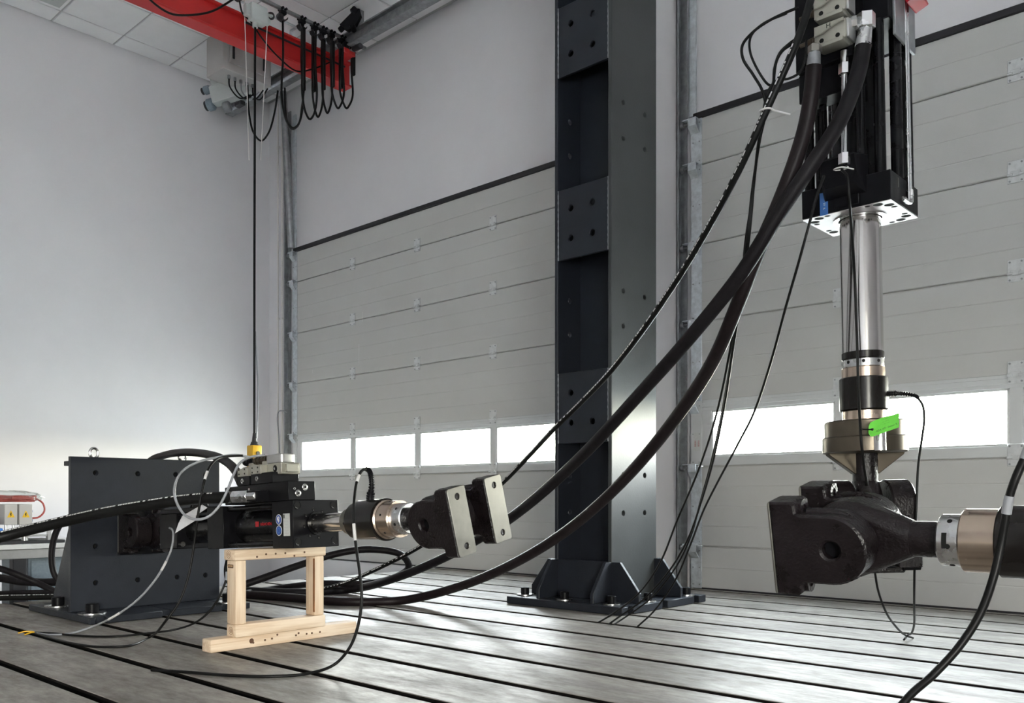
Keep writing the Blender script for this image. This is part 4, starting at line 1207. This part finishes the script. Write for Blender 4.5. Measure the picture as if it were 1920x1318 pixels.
# thin bundle from the servo valves down to the slot beside the column foot
ends = ((1122, 1167), (1142, 1170), (1151, 1171), (1195, 1175))
cable('thin black cable with a big outer loop from the upper servo valve',
      [(1497, 14, 3.1), (1470, 25, 3.12), (1440, 40, 3.12), (1412, 60, 3.12), (1392, 85, 3.12), (1393, 110, 3.12), (1412, 140, 3.12), (1430, 172, 3.1), (1436, 205, 3.12), (1425, 260, 3.2), (1410, 360, 3.3), (1402, 440, 3.35), (1388, 540, 3.45), (1370, 650, 3.6), (1345, 770, 3.8), (1310, 880, 4.1), (1270, 975, 4.35), (1235, 1060, 4.6), (1195, 1115, 4.75), (1150, 1150, 4.82), (1122, 1167)], .0052)
cable('thin black cable plugged into the lower servo valve, ending at the column foot',
      [(1500, 68, 3.1), (1480, 82, 3.1), (1462, 100, 3.1), (1452, 130, 3.1), (1450, 155, 3.1), (1442, 175, 3.1), (1428, 230, 3.15), (1415, 330, 3.28), (1405, 440, 3.35), (1392, 540, 3.45), (1375, 650, 3.6), (1360, 750, 3.75), (1338, 860, 4.0), (1315, 940, 4.25), (1290, 1010, 4.45), (1255, 1070, 4.6), (1205, 1125, 4.75), (1160, 1157, 4.82), (1142, 1170)], .0052)
cable('thin black cable looping low under the lower servo valve to the bundle',
      [(1512, 75, 3.1), (1510, 110, 3.1), (1500, 135, 3.1), (1480, 147, 3.1), (1455, 152, 3.1), (1440, 172, 3.1), (1432, 205, 3.13), (1420, 280, 3.22), (1412, 360, 3.3), (1398, 450, 3.38), (1390, 540, 3.47), (1374, 650, 3.62), (1358, 750, 3.8), (1335, 860, 4.02), (1312, 945, 4.3), (1297, 1000, 4.45), (1268, 1062, 4.62), (1220, 1122, 4.75), (1168, 1160, 4.82), (1151, 1171)], .0046)
cable('thin grey cable forming the inner loop beside the valves',
      [(1475, 25, 3.13), (1430, 45, 3.13), (1408, 68, 3.13), (1406, 95, 3.13), (1420, 130, 3.13), (1440, 158, 3.13), (1449, 160, 3.12), (1452, 140, 3.12), (1456, 115, 3.12), (1468, 95, 3.12), (1490, 80, 3.12)], .0045)
cable('thin black cable hanging away from the bundle past the bright window',
      [(1545, 330, 3.16), (1532, 365, 3.12), (1520, 410, 3.1), (1498, 490, 3.15), (1475, 570, 3.25), (1445, 680, 3.4), (1415, 770, 3.55), (1385, 830, 3.75), (1345, 905, 4.0), (1320, 955, 4.15), (1295, 1020, 4.4), (1265, 1090, 4.6), (1225, 1147, 4.72), (1195, 1175)], .0050)
# sensor cable of the vertical load cell
cable('thin black sensor cable hanging from the upright load cell to the bed',
      [(1722, 747, 3.32), (1730, 760, 3.32), (1733, 785, 3.32), (1729, 820, 3.32), (1722, 870, 3.3), (1719, 930, 3.3), (1717, 980, 3.3), (1715, 1050, 3.35), (1714, 1120, 3.5), (1714, 1170, 3.8), (1709, 1187, 4.0), (1700, 1193, 4.25), (1694, 1203, 4.25)], .0048, bands=((.93, .97, 'cable_grey'),))
cable('thin black cable dropping from behind the big swivel head to the bed',
      [(1640, 1070, 3.6), (1646, 1105, 3.65), (1660, 1145, 3.75), (1680, 1175, 3.95), (1700, 1192, 4.25), (1712, 1196)], .0048)
cable('thin black cable running down the upright chrome rod',
      [(1578, 318, 3.1), (1588, 330, 3.08), (1592, 370, 3.08), (1597, 430, 3.2), (1603, 530, 3.3), (1607, 640, 3.3), (1610, 740, 3.28), (1615, 830, 3.22), (1621, 880, 3.3), (1626, 910, 3.34)], .0052)
b = NB(); t_ = W(1577, 316, 3.14)
tube(b, [t_ + Vector((math.cos(a) * .024, math.sin(a) * .024, .004 * math.sin(a))) for a in [k * .4 for k in range(14)]] + [t_ + RGT * .045 - Vector((0, 0, .002))], .0028, seg=6)
solo('cable_tie', b, 'print_white', 'white cable tie around the pilot tube nut of the upright actuator', 'cable tie')
# cable in front of the right load cell
cable('thick black sensor cable with grey sleeves hanging before a bronze load cell',
      [Vector((-.42, 2.40, .684)), Vector((-.42, 2.39, .75)), Vector((-.432, 2.33, .815)), (1935, 830, 1.95), (1920, 862, 1.95), (1905, 895, 1.95), (1893, 930, 1.96), (1885, 975, 1.97), (1876, 1025, 1.98), (1862, 1085, 1.98), (1838, 1150, 1.99), (1800, 1210, 2.0), (1750, 1265, 2.0), (1710, 1300, 1.99), (1680, 1335, 1.98), (1640, 1380, 1.98)], .0092, bands=((.21, .27, 'cable_grey'), (.40, .45, 'cable_grey')))
b = NB(); tq = W(1437, 208, 3.09)
tube(b, [tq + RGT * (math.cos(a) * .022) + FWD * (math.sin(a) * .022) for a in [k * .45 for k in range(14)]] + [tq + RGT * .05 - Vector((0, 0, .004)), tq + RGT * .085 - Vector((0, 0, .012))], .0035, seg=6)
solo('cable_tie', b, 'print_white', 'white cable tie with a long tail binding hose and cables', 'cable tie')
# white folded paper tag on the left actuator
b = NB()
pA, pB, pC, pD = W(342, 967, 4.30), W(379, 946, 4.22), W(389, 952, 4.2), W(368, 966, 4.2)
pE, pF, pG = W(328, 1000, 4.32), W(335, 980, 4.3), W(366, 976, 4.22)
hull(b, [pA, pB, pC, pD] + [p + FWD * .0015 for p in (pA, pB, pC, pD)])
hull(b, [pE, pF, pG] + [p + FWD * .0015 for p in (pE, pF, pG)])
hull(b, [pF, pG, pA, pD] + [p + FWD * .0015 for p in (pF, pG, pA, pD)])
solo('paper_tag', b, 'paper_white', 'white folded paper tag on the actuator before the bracket plate', 'tag', angle=0)


# ================================================================== overhead crane
run = thing('crane_runway', 'dark grey crane runway rail high along the back wall under the ceiling', 'rail', (-6.0, 5.42, 5.25))
b = NB(); ry = 5.42
for (y0, y1, z0, z1) in ((ry - .05, ry + .05, 5.255, 5.267), (ry - .004, ry + .004, 5.26, 5.38), (ry - .05, ry + .05, 5.375, 5.387)):
    box(b, (WX + .005, y0, z0), (.4, y1, z1))
part('rail', b, 'galvanised_dark', run, angle=0)
for x in (-9.2, -7.0, -5.0, -3.0, -1.0):
    b = NB(); box(b, (x - .03, ry - .04, 5.38), (x + .03, ry + .04, CZ - .001), .002); part('hanger', b, 'galvanised_dark', run)
b = NB(); tube(b, [(WX + .2, ry - .09, 5.235), (-8.0, ry - .09, 5.23), (-7.66, ry - .09, 5.235)], .016, seg=10); part('conduit', b, 'galvanised', run)

GX0, GX1, GZ0, GZ1 = -7.53, -7.37, 4.985, 5.245
cr = thing('bridge_crane', 'red crane girder with looped festoon cables under the ceiling', 'crane', (-7.45, 4.0, GZ0))
b = NB(); tx = .006
box(b, (GX0, .5, GZ0), (GX1, 5.62, GZ0 + .022), .003); part('bottom_flange', b, 'crane_red', cr)
b = NB(); box(b, (GX0, .5, GZ1 - .022), (GX1, 5.62, GZ1), .003); part('top_flange', b, 'crane_red', cr)
b = NB(); box(b, (GX1 - .052, .5, GZ0 + .018), (GX1 - .04, 5.615, GZ1 - .018), .002); part('web', b, 'crane_red', cr)
# end carriage on the runway
b = NB(); box(b, (-7.62, 5.36, 5.19), (-7.16, 5.50, 5.262), .006); part('end_carriage', b, 'crane_red', cr)
b = NB(); Mx = frame(W(658, 42, 8.62), (.70 * RGT.x, .70 * RGT.y, .71), tuple(FWD), (.71 * RGT.x, .71 * RGT.y, -.70))
hull(b, [(x_, y_, z_) for y_ in (-.03, .03) for (x_, z_) in ((-.10, -.05), (-.08, .045), (.02, .06), (.12, .03), (.15, -.02), (.10, -.05), (.0, -.045))]); box(b, (.07, -.035, -.085), (.135, .035, -.01), .01); box(b, (-.14, -.025, -.045), (-.07, .025, .0), .008); cyl(b, (-.02, -.05, .045), (-.02, .05, .045), .03, seg=14)
part('drive_arm', b, 'black_oxide', cr, Mx)
b = NB(); cyl(b, (-7.10, 5.40, 5.245), (-7.10, 5.48, 5.245), .045, seg=20, bev=.005); part('wheel', b, 'steel_bright', cr)
b = NB(); cyl(b, (-7.06, 5.40, 5.20), (-6.92, 5.38, 5.175), .028, seg=16, bev=.006); part('buffer', b, 'dark_plastic', cr)
for x in (-7.55, -7.16):
    b = NB(); cyl(b, (x, 5.36, 5.27), (x, 5.46, 5.27), .03, seg=16); part('wheel', b, 'black_oxide', cr)
# festoon rail and trolleys
FXr, FZr = -7.20, 5.345
b = NB(); box(b, (FXr - .016, .5, FZr - .012), (FXr + .016, 5.66, FZr + .018), .003); part('festoon_rail', b, 'galvanised_dark', cr)
b = NB(); cyl(b, (FXr - .055, .5, FZr - .075), (FXr - .055, 5.58, FZr - .075), .011, seg=12); part('conduit', b, 'galvanised', cr)
b = NB(); cyl(b, (GX1 + .03, 4.35, GZ0 + .165), (GX1 + .03, 5.5, GZ0 + .165), .010, seg=12); part('conduit', b, 'dark_plastic', cr)
for y in (1.0, 2.4, 3.9, 4.9, 5.56):
    b = NB(); box(b, (GX1 - .05, y - .012, FZr - .045), (FXr + .01, y + .012, FZr - .03), .002); box(b, (GX1 - .05, y - .012, GZ1 - .02), (GX1 - .03, y + .012, FZr - .03), .002)
    part('rail_bracket', b, 'galvanised', cr)
def rail_y(u): return onX(u, 100, FXr).y
us = [447, 530, 566, 590, 606, 621, 641, 662]
ysr = [rail_y(u) for u in us]
for y in ysr:
    b = NB(); box(b, (FXr - .028, y - .03, FZr - .05), (FXr + .028, y + .03, FZr - .014), .005)
    cyl(b, (FXr - .04, y - .018, FZr), (FXr + .04, y - .018, FZr), .012, seg=12); cyl(b, (FXr - .04, y + .018, FZr), (FXr + .04, y + .018, FZr), .012, seg=12)
    tr = part('festoon_trolley', b, 'black_oxide', cr)
    b = NB(); lathe(b, [(-.03, .035), (-.03, .042), (.03, .042), (.03, .035)], axis_frame((FXr, y, FZr - .07), (1, 0, 0)), 14, PI, 2 * PI); part('saddle', b, 'dark_plastic', tr)
bott = [(440, 30), (549, 240), (582, 226), (598, 218), (614, 212), (631, 204), (652, 202)]
for i in range(1, len(us) - 1):
    ya, yb = ysr[i], ysr[i + 1]; ym = (ya + yb) / 2
    zb = onX(bott[i][0], bott[i][1], FXr).z
    top = FZr - .06; jx = .02 * ((i % 3) - 1)
    b = NB()
    tube(b, [(FXr + jx, ya, top), (FXr + jx, ya + .005, top - (top - zb) * .35), (FXr + jx, ya - .01, top - (top - zb) * .75), (FXr + jx, ya + (yb - ya) * .2, zb + .05), (FXr + jx, ym, zb),
             (FXr + jx, ya + (yb - ya) * .8, zb + .05), (FXr + jx, yb + .01, top - (top - zb) * .75), (FXr + jx, yb - .005, top - (top - zb) * .35), (FXr + jx, yb, top)], .0105, seg=8)
    fc = part('festoon_cable', b, 'cable_black', cr, angle=60)
    zt = top - .03; zl = zb + (top - zb) * (.28 if i > 1 else .55)
    if i > 1:
        b = NB(); box(b, (FXr + jx - .02, ya - .015, zl), (FXr + jx + .02, ya + .02, zt), .006); part('cable_wrap', b, 'cable_black', fc)
b = NB(); y = ysr[-1]
box(b, (FXr - .02, y - .015, FZr - .33), (FXr + .02, y + .02, FZr - .08), .006); part('cable_wrap', b, 'cable_black', cr)
# loose lead lying along the girder top
b = NB(); tube(b, [W(275, -8, 7.3), W(282, 0, 7.35), W(305, 18, 7.45), W(325, 27, 7.5), W(360, 28, 7.6), W(395, 22, 7.7), (FXr, ysr[0], FZr - .07)], .0095, seg=8); part('festoon_cable', b, 'cable_black', cr, angle=60)
b = NB(); tube(b, [(FXr, ysr[0], FZr - .05), W(455, 25, 8.0), W(470, 40, 8.05), W(490, 70, 8.2), W(520, 105, 8.35), W(555, 133, 8.5), W(590, 128, 8.65), W(620, 116, 8.8)], .008, seg=8); part('festoon_cable', b, 'cable_black', cr, angle=60)
# junction box on the festoon
jb = W(482, 27, 8.08)
b = NB(); box(b, jb - Vector((.05, .085, .085)), jb + Vector((.05, .085, .075)), .015, seg=2); j = part('junction_box', b, 'crane_white', cr)
for dy in (-.1, .1):
    b = NB(); box(b, jb + Vector((-.03, dy - .03, -.06)), jb + Vector((.03, dy + .03, .05)), .01); part('box_end', b, 'crane_white', j)
b = NB(); cyl(b, jb + Vector((0, -.02, -.13)), jb + Vector((0, -.02, -.08)), .025, seg=14); part('gland', b, 'crane_white', j)
for q in ((508, 30), (525, 32)):
    b = NB(); c_ = W(q[0], q[1], 8.15); lathe(b, [(-.01, .022), (-.01, .034), (.01, .034), (.01, .022), (-.01, .022)], axis_frame(c_, (.8, -.6, 0)), 18); part('roller', b, 'dark_plastic', cr)
# electrical cabinet hanging behind the girder
ec = thing('crane_cabinet', 'pale grey electrical cabinet with trailing leads behind the red girder', 'cabinet', (-8.35, 4.75, 4.95))
c0 = W(447, 112, 9.35)
b = NB(); box(b, (c0.x - .18, c0.y - .27, c0.z - .235), (c0.x + .16, c0.y + .30, c0.z + .26), .006); part('body', b, 'cabinet_grey', ec)
b = NB(); box(b, (c0.x + .16, c0.y - .20, c0.z - .16), (c0.x + .175, c0.y + .28, c0.z + .25), .005); dr = part('door', b, 'cabinet_grey', ec)
for yy in (-.16, .20):
    b = NB(); box(b, (c0.x + .175, c0.y + yy - .012, c0.z - .11), (c0.x + .19, c0.y + yy + .012, c0.z + .20), .003); part('handle_strip', b, 'dark_plastic', dr)
b = NB(); box(b, (c0.x - .15, c0.y - .2, c0.z + .25), (c0.x + .12, c0.y + .2, CZ - .002), .004); part('hanger', b, 'crane_white', ec)
for k in range(5):
    p0 = Vector((c0.x + .05, c0.y - .14 + .07 * k, c0.z - .23))
    b = NB(); cyl(b, p0, p0 - Vector((0, 0, .04)), .016, seg=12); part('gland', b, 'galvanised_dark', ec)
    b = NB(); e_ = W(470 + 8 * k, 178 - 3 * k, 9.3)
    tube(b, [p0 - Vector((0, 0, .03)), p0 - Vector((0, -.01, .12)), (p0 + e_) / 2 - Vector((0, 0, .14)), e_], .008, seg=7); part('lead', b, 'cable_black' if k != 2 else 'cable_grey', ec, angle=60)
# trolley carriage below the cabinet
hc_ = thing('hoist_carriage', 'pale grey steel carriage with round dark buffers below the crane cabinet', 'carriage', W(430, 185, 9.5))
pa, pb_ = W(402, 182, 9.55), W(470, 160, 9.5)
dx = (pb_ - pa).normalized(); dz = Vector((0, 0, 1)); dy = dz.cross(dx).normalized(); dz = dx.cross(dy)
Mc = frame(pa, dx, dy, dz); Lc = (pb_ - pa).length
b = NB(); box(b, (-.02, -.06, -.09), (Lc, .06, .10), .008); part('beam', b, 'crane_white', hc_, Mc)
b = NB(); box(b, (.02, -.07, .09), (.16, .07, .17), .006); part('bracket', b, 'crane_white', hc_, Mc)
for (z, r) in ((-.07, .065), (.10, .045)):
    b = NB(); cyl(b, (-.10, 0, z), (-.02, 0, z), r, seg=20, bev=.012); part('buffer', b, 'cabinet_blue', hc_, Mc)
    b = NB(); cyl(b, (-.125, 0, z), (-.10, 0, z), r * .8, seg=20, bev=.006); part('rubber_pad', b, 'dark_plastic', hc_, Mc)
b = NB(); cyl(b, (.08, -.02, -.16), (.16, -.02, -.16), .055, seg=16, bev=.01); part('wheel', b, 'galvanised_dark', hc_, Mc)
# lead loops hanging near the corner
for i, pts in enumerate(([(464, 160, 9.2), (466, 205, 9.2), (476, 250, 9.2), (490, 264, 9.2), (503, 250, 9.2), (515, 210, 9.2), (521, 170, 9.2)],
                         [(534, 165, 9.3), (535, 205, 9.3), (540, 232, 9.3), (549, 242, 9.3), (559, 235, 9.3), (566, 200, 9.3), (572, 150, 9.3)])):
    b = NB(); tube(b, [W(*p) for p in pts], .010, seg=8); part('hanging_lead', b, 'cable_black', ec, angle=60)
b = NB(); q = W(450, 196, 9.3); box(b, q - Vector((.06, .03, .02)), q + Vector((.06, .03, .025)), .006); part('clip', b, 'dark_plastic', ec)
# pendant with its cable
pe_ = W(477, 842, 8.15)
pd = thing('pendant_control', 'yellow hoist pendant hanging on a long black cable behind the valves', 'hoist control', pe_ - Vector((0, 0, .25)))
b = NB(); box(b, pe_ + Vector((-.055, -.05, -.27)), pe_ + Vector((.055, .05, .035)), .012, seg=2); bod = part('housing', b, 'pendant_yellow', pd)
for k in range(4):
    b = NB(); cyl(b, pe_ + Vector((.05, 0, -.04 - .055 * k)), pe_ + Vector((.068, 0, -.04 - .055 * k)), .018, seg=14); part('push_button', b, 'dark_plastic', bod)
b = NB(); cyl(b, pe_ + Vector((0, 0, .03)), pe_ + Vector((0, 0, .07)), .04, .03, seg=18, bev=.004); cyl(b, pe_ + Vector((0, 0, .06)), pe_ + Vector((0, 0, .15)), .024, .014, seg=14); part('boot', b, 'dark_plastic', pd)
tp = jb + Vector((0, -.02, -.12))
b = NB(); tube(b, [pe_ + Vector((0, 0, .10)), pe_.lerp(tp, .3) + Vector((.012, -.01, 0)), pe_.lerp(tp, .6) + Vector((-.005, 0, 0)), tp], .011, seg=8); part('pendant_cable', b, 'cable_black', pd, angle=60)
b = NB(); tube(b, [pe_ + Vector((.02, .01, .10)), pe_.lerp(tp, .12) + Vector((.03, .02, 0)), pe_.lerp(tp, .28) + Vector((.012, 0, 0))], .007, seg=6); part('strain_wire', b, 'cable_grey', pd, angle=60)
for i, (a_, c_) in enumerate((((458, 0, 8.0), (467, 300, 8.15)), ((501, 48, 8.1), (489, 300, 8.15)))):
    b = NB(); cyl(b, W(*a_), W(*c_), .0045, seg=6)
    solo('hanging_cord', b, 'rope_white', ('thin white cord hanging over the red girder beside the pendant cable' if i == 0 else 'thin white cord hanging from the grey junction box on the crane'), 'cord')

# ------------------------------------------------------------------ pipes, chain and rope in the corner by the left door
def wallpipe(name, label, cat, u, v0, v1, r, m, off=.03, Y=WY):
    p0, p1 = onY(u, v0, Y - off), onY(u, v1, Y - off)
    b = NB(); cyl(b, Vector((p0.x, p0.y, p1.z)), p0, r, seg=12)
    o = solo(name, b, m, label, cat)
    for t in (.1, .5, .9):
        b = NB(); z = p1.z + (p0.z - p1.z) * t
        box(b, (p0.x - r * 1.5, p0.y - r * 1.2, z - .012), (p0.x + r * 1.5, WY - .001, z + .012), .002); part('clip', b, m, o)
    return o
wallpipe('wall_conduit', 'white conduit nearest the room corner on the back wall', 'pipe', 521, 195, 1000, .012, 'rope_white')
wallpipe('wall_conduit', 'white conduit on the back wall beside the blue rope', 'pipe', 529, 195, 1000, .014, 'rope_white')
b = NB(); p0 = onY(531, 172, 5.70); p1 = onY(546, 465, 5.86)
cyl(b, p0, p1, .04, seg=16); solo('door_strut', b, 'galvanised_dark', 'dark slanted tube beside the door track nearest the room corner', 'pipe')
b = NB(); p0 = onY(535, 665, 5.90); p1 = onY(535, 808, 5.90); p0.y = p1.y = 5.90
tube(b, [p0, p0.lerp(p1, .3) + Vector((.006, 0, 0)), p0.lerp(p1, .6) - Vector((.006, 0, 0)), p1], .013, seg=8); rp_ = solo('pull_rope', b, 'rope_blue', 'blue rope hanging by the door track near the room corner', 'rope')
b = NB(); tube(b, [p1, p1 - Vector((0, 0, .3)), p1 - Vector((0, 0, .7))], .005, seg=6); part('thin_end', b, 'rope_white', rp_)
b = NB(); tube(b, [onY(u, v, 5.88) for (u, v) in ((538, 773), (530, 770), (522, 772), (520, 785), (522, 810), (524, 850), (525, 900))], .008, seg=8)
solo('bent_cable', b, 'cable_grey', 'grey cable bent over a hook beside the blue rope', 'cable', angle=60)

# ------------------------------------------------------------------ workbench at the left wall
bz = .36
wb = thing('workbench', 'pale topped workbench with grey drawer unit behind the bracket', 'bench', (-7.3, 2.2, LOWZ))
b = NB(); box(b, (-7.75, .7, bz - .035), (-6.88, 3.15, bz), .004); part('tabletop', b, 'laminate', wb)
b = NB(); box(b, (-6.93, .75, bz - .105), (-6.90, 3.1, bz - .037), .003); part('apron', b, 'alu', wb)
for (x, y) in ((-6.95, 2.28), (-6.95, .85), (-7.65, .85), (-7.65, 3.0), (-6.95, 3.02)):
    b = NB(); box(b, (x - .04, y - .045, LOWZ), (x + .04, y + .045, bz - .036), .004); part('leg', b, 'dark_plastic', wb)
b = NB(); box(b, (-7.55, 2.36, LOWZ + .04), (-6.99, 2.95, bz - .11), .004); part('drawer_unit', b, 'cabinet_blue', wb)
for k in range(3):
    b = NB(); box(b, (-6.992, 2.38, LOWZ + .06 + k * .18), (-6.982, 2.93, LOWZ + .225 + k * .18), .003); d_ = part('drawer', b, 'cabinet_blue', wb)
b = NB(); box(b, (-7.35, 1.95, LOWZ), (-7.0, 2.14, .14), .006); 
pc_ = solo('equipment_case', b, 'dark_plastic', 'dark case standing under the workbench', 'case')
b = NB(); box(b, (-7.0, 1.97, .02), (-6.99, 2.12, .05), .002); part('grille', b, 'cable_black', pc_)
b = NB(); box(b, (-7.36, 2.12, -.3), (-7.0, 2.15, .13), .003); part('side_rim', b, 'alu', pc_)
# equipment on the bench
tray = thing('equipment_tray', 'black base tray with aluminium feet on the workbench', 'tray', (-7.1, 2.3, bz))
b = NB(); box(b, (-7.45, 1.7, bz), (-6.98, 2.62, bz + .022), .003); part('base', b, 'dark_plastic', tray)
b = NB(); box(b, (-7.42, 1.75, bz + .05), (-7.0, 2.50, bz + .062), .002); part('shelf', b, 'alu', tray)
for y in (1.8, 2.15, 2.36, 2.53):
    b = NB(); cyl(b, (-7.05, y, bz + .02), (-7.05, y, bz + .052), .022, seg=14); part('foot', b, 'alu', tray)
b = NB(); box(b, (-7.02, 2.50, bz + .022), (-6.995, 2.53, bz + .10), .002); part('end_post', b, 'alu', tray)
def px_y(u): return onX(u, 960, -7.02).y
for i, (u0, u1) in enumerate(((8, 33), (36, 61))):
    y0, y1 = px_y(u0), px_y(u1)
    z0, z1 = onX((u0 + u1) / 2, 984, -7.02).z, onX((u0 + u1) / 2, 945, -7.02).z
    bxn = thing('control_box', ('grey control box with yellow warning triangle beside the blue cap' if i == 0 else 'grey control box with yellow warning triangle and red lead on its end'), 'box', (-7.1, (y0 + y1) / 2, z0))
    b = NB(); box(b, (-7.22, y0, z0), (-7.02, y1, z1), .004); part('case', b, 'cabinet_grey', bxn)
    yc, zc = (y0 + y1) / 2, (z0 + z1) / 2
    b = NB(); prof(b, [(-.026, -.022), (.026, -.022), (0, .030)], [], .0012, frame((-7.0198, yc, zc), (0, 1, 0), (0, 0, 1), (1, 0, 0))); w_ = part('warning_triangle', b, 'warn_yellow', bxn)
    b = NB(); prof(b, [(-.003, .016), (.005, .016), (.001, .002), (.006, .002), (-.004, -.016), (-.001, -.003), (-.006, -.003)], [], .0008, frame((-7.0186, yc, zc - .003), (0, 1, 0), (0, 0, 1), (1, 0, 0))); part('bolt_symbol', b, 'ink', w_, angle=0)
    for dy in (.02, y1 - y0 - .02):
        b = NB(); cyl(b, (-7.05, y0 + dy, bz + .06), (-7.05, y0 + dy, z0 + .002), .01, seg=10); part('stud', b, 'alu', bxn)
    if i == 1:
        for dz_ in (.03, .10):
            b = NB(); cyl(b, (-7.1, y1 - .002, z0 + dz_), (-7.1, y1 + .025, z0 + dz_), .012, seg=10); part('socket', b, 'label_blue', bxn)
b = NB(); y0, y1 = px_y(-14), px_y(7); z0 = bz + .063
box(b, (-7.2, y0, z0), (-7.02, y1, z0 + .055), .012, seg=2); bc = solo('blue_clamp', b, 'blue_cap', 'bright blue plastic clamp beside the control boxes', 'clamp')
b = NB(); cyl(b, (-7.1, (y0 + y1) / 2, z0 + .05), (-7.1, (y0 + y1) / 2, z0 + .13), .035, seg=16, bev=.004); part('knob', b, 'dark_plastic', bc)
# coil of red hose in clear film lying on the boxes
ztop = onX(30, 944, -7.02).z
b = NB()
cy_ = px_y(24)
for k in range(9):
    rr = random.Random(k); zz = ztop + .024 + .008 * (k % 4)
    pts = []
    for a in range(0, 15):
        t = a / 14 * 2 * PI
        pts.append((-7.13 + (.07 + .012 * rr.random()) * math.cos(t), cy_ + (.17 + .03 * rr.random()) * math.sin(t), zz + .006 * math.sin(3 * t + k)))
    tube(b, pts, .008, seg=7, n=3)
coil = solo('hose_coil', b, 'red_hose', 'coil of thin red hose in clear film on top of the control boxes', 'hose', angle=60)
b = NB(); bmesh.ops.create_uvsphere(b, u_segments=28, v_segments=14, radius=1)
rr = random.Random(5)
for v in b.verts: v.co = Vector((v.co.x * .12, v.co.y * .23, max(v.co.z, -.4) * .05)) * (1 + rr.uniform(-.09, .12)); 
b.transform(Matrix.Translation((-7.13, cy_, ztop + .045))); part('clear_film', b, 'clear_film', coil, angle=20)
ye = px_y(61)
b = NB(); tube(b, [(-7.1, px_y(55), ztop + .04), (-7.1, ye + .05, ztop + .035), (-7.1, ye + .10, ztop + .0), (-7.1, ye + .11, ztop - .06), (-7.1, ye + .07, ztop - .105), (-7.1, ye + .02, ztop - .112)], .007, seg=8); part('free_end', b, 'red_hose', coil, angle=60)
b = NB(); cyl(b, (-7.1, px_y(64), ztop + .04), (-7.1, px_y(72), ztop + .036), .016, seg=10); part('sleeve', b, 'rope_white', coil)
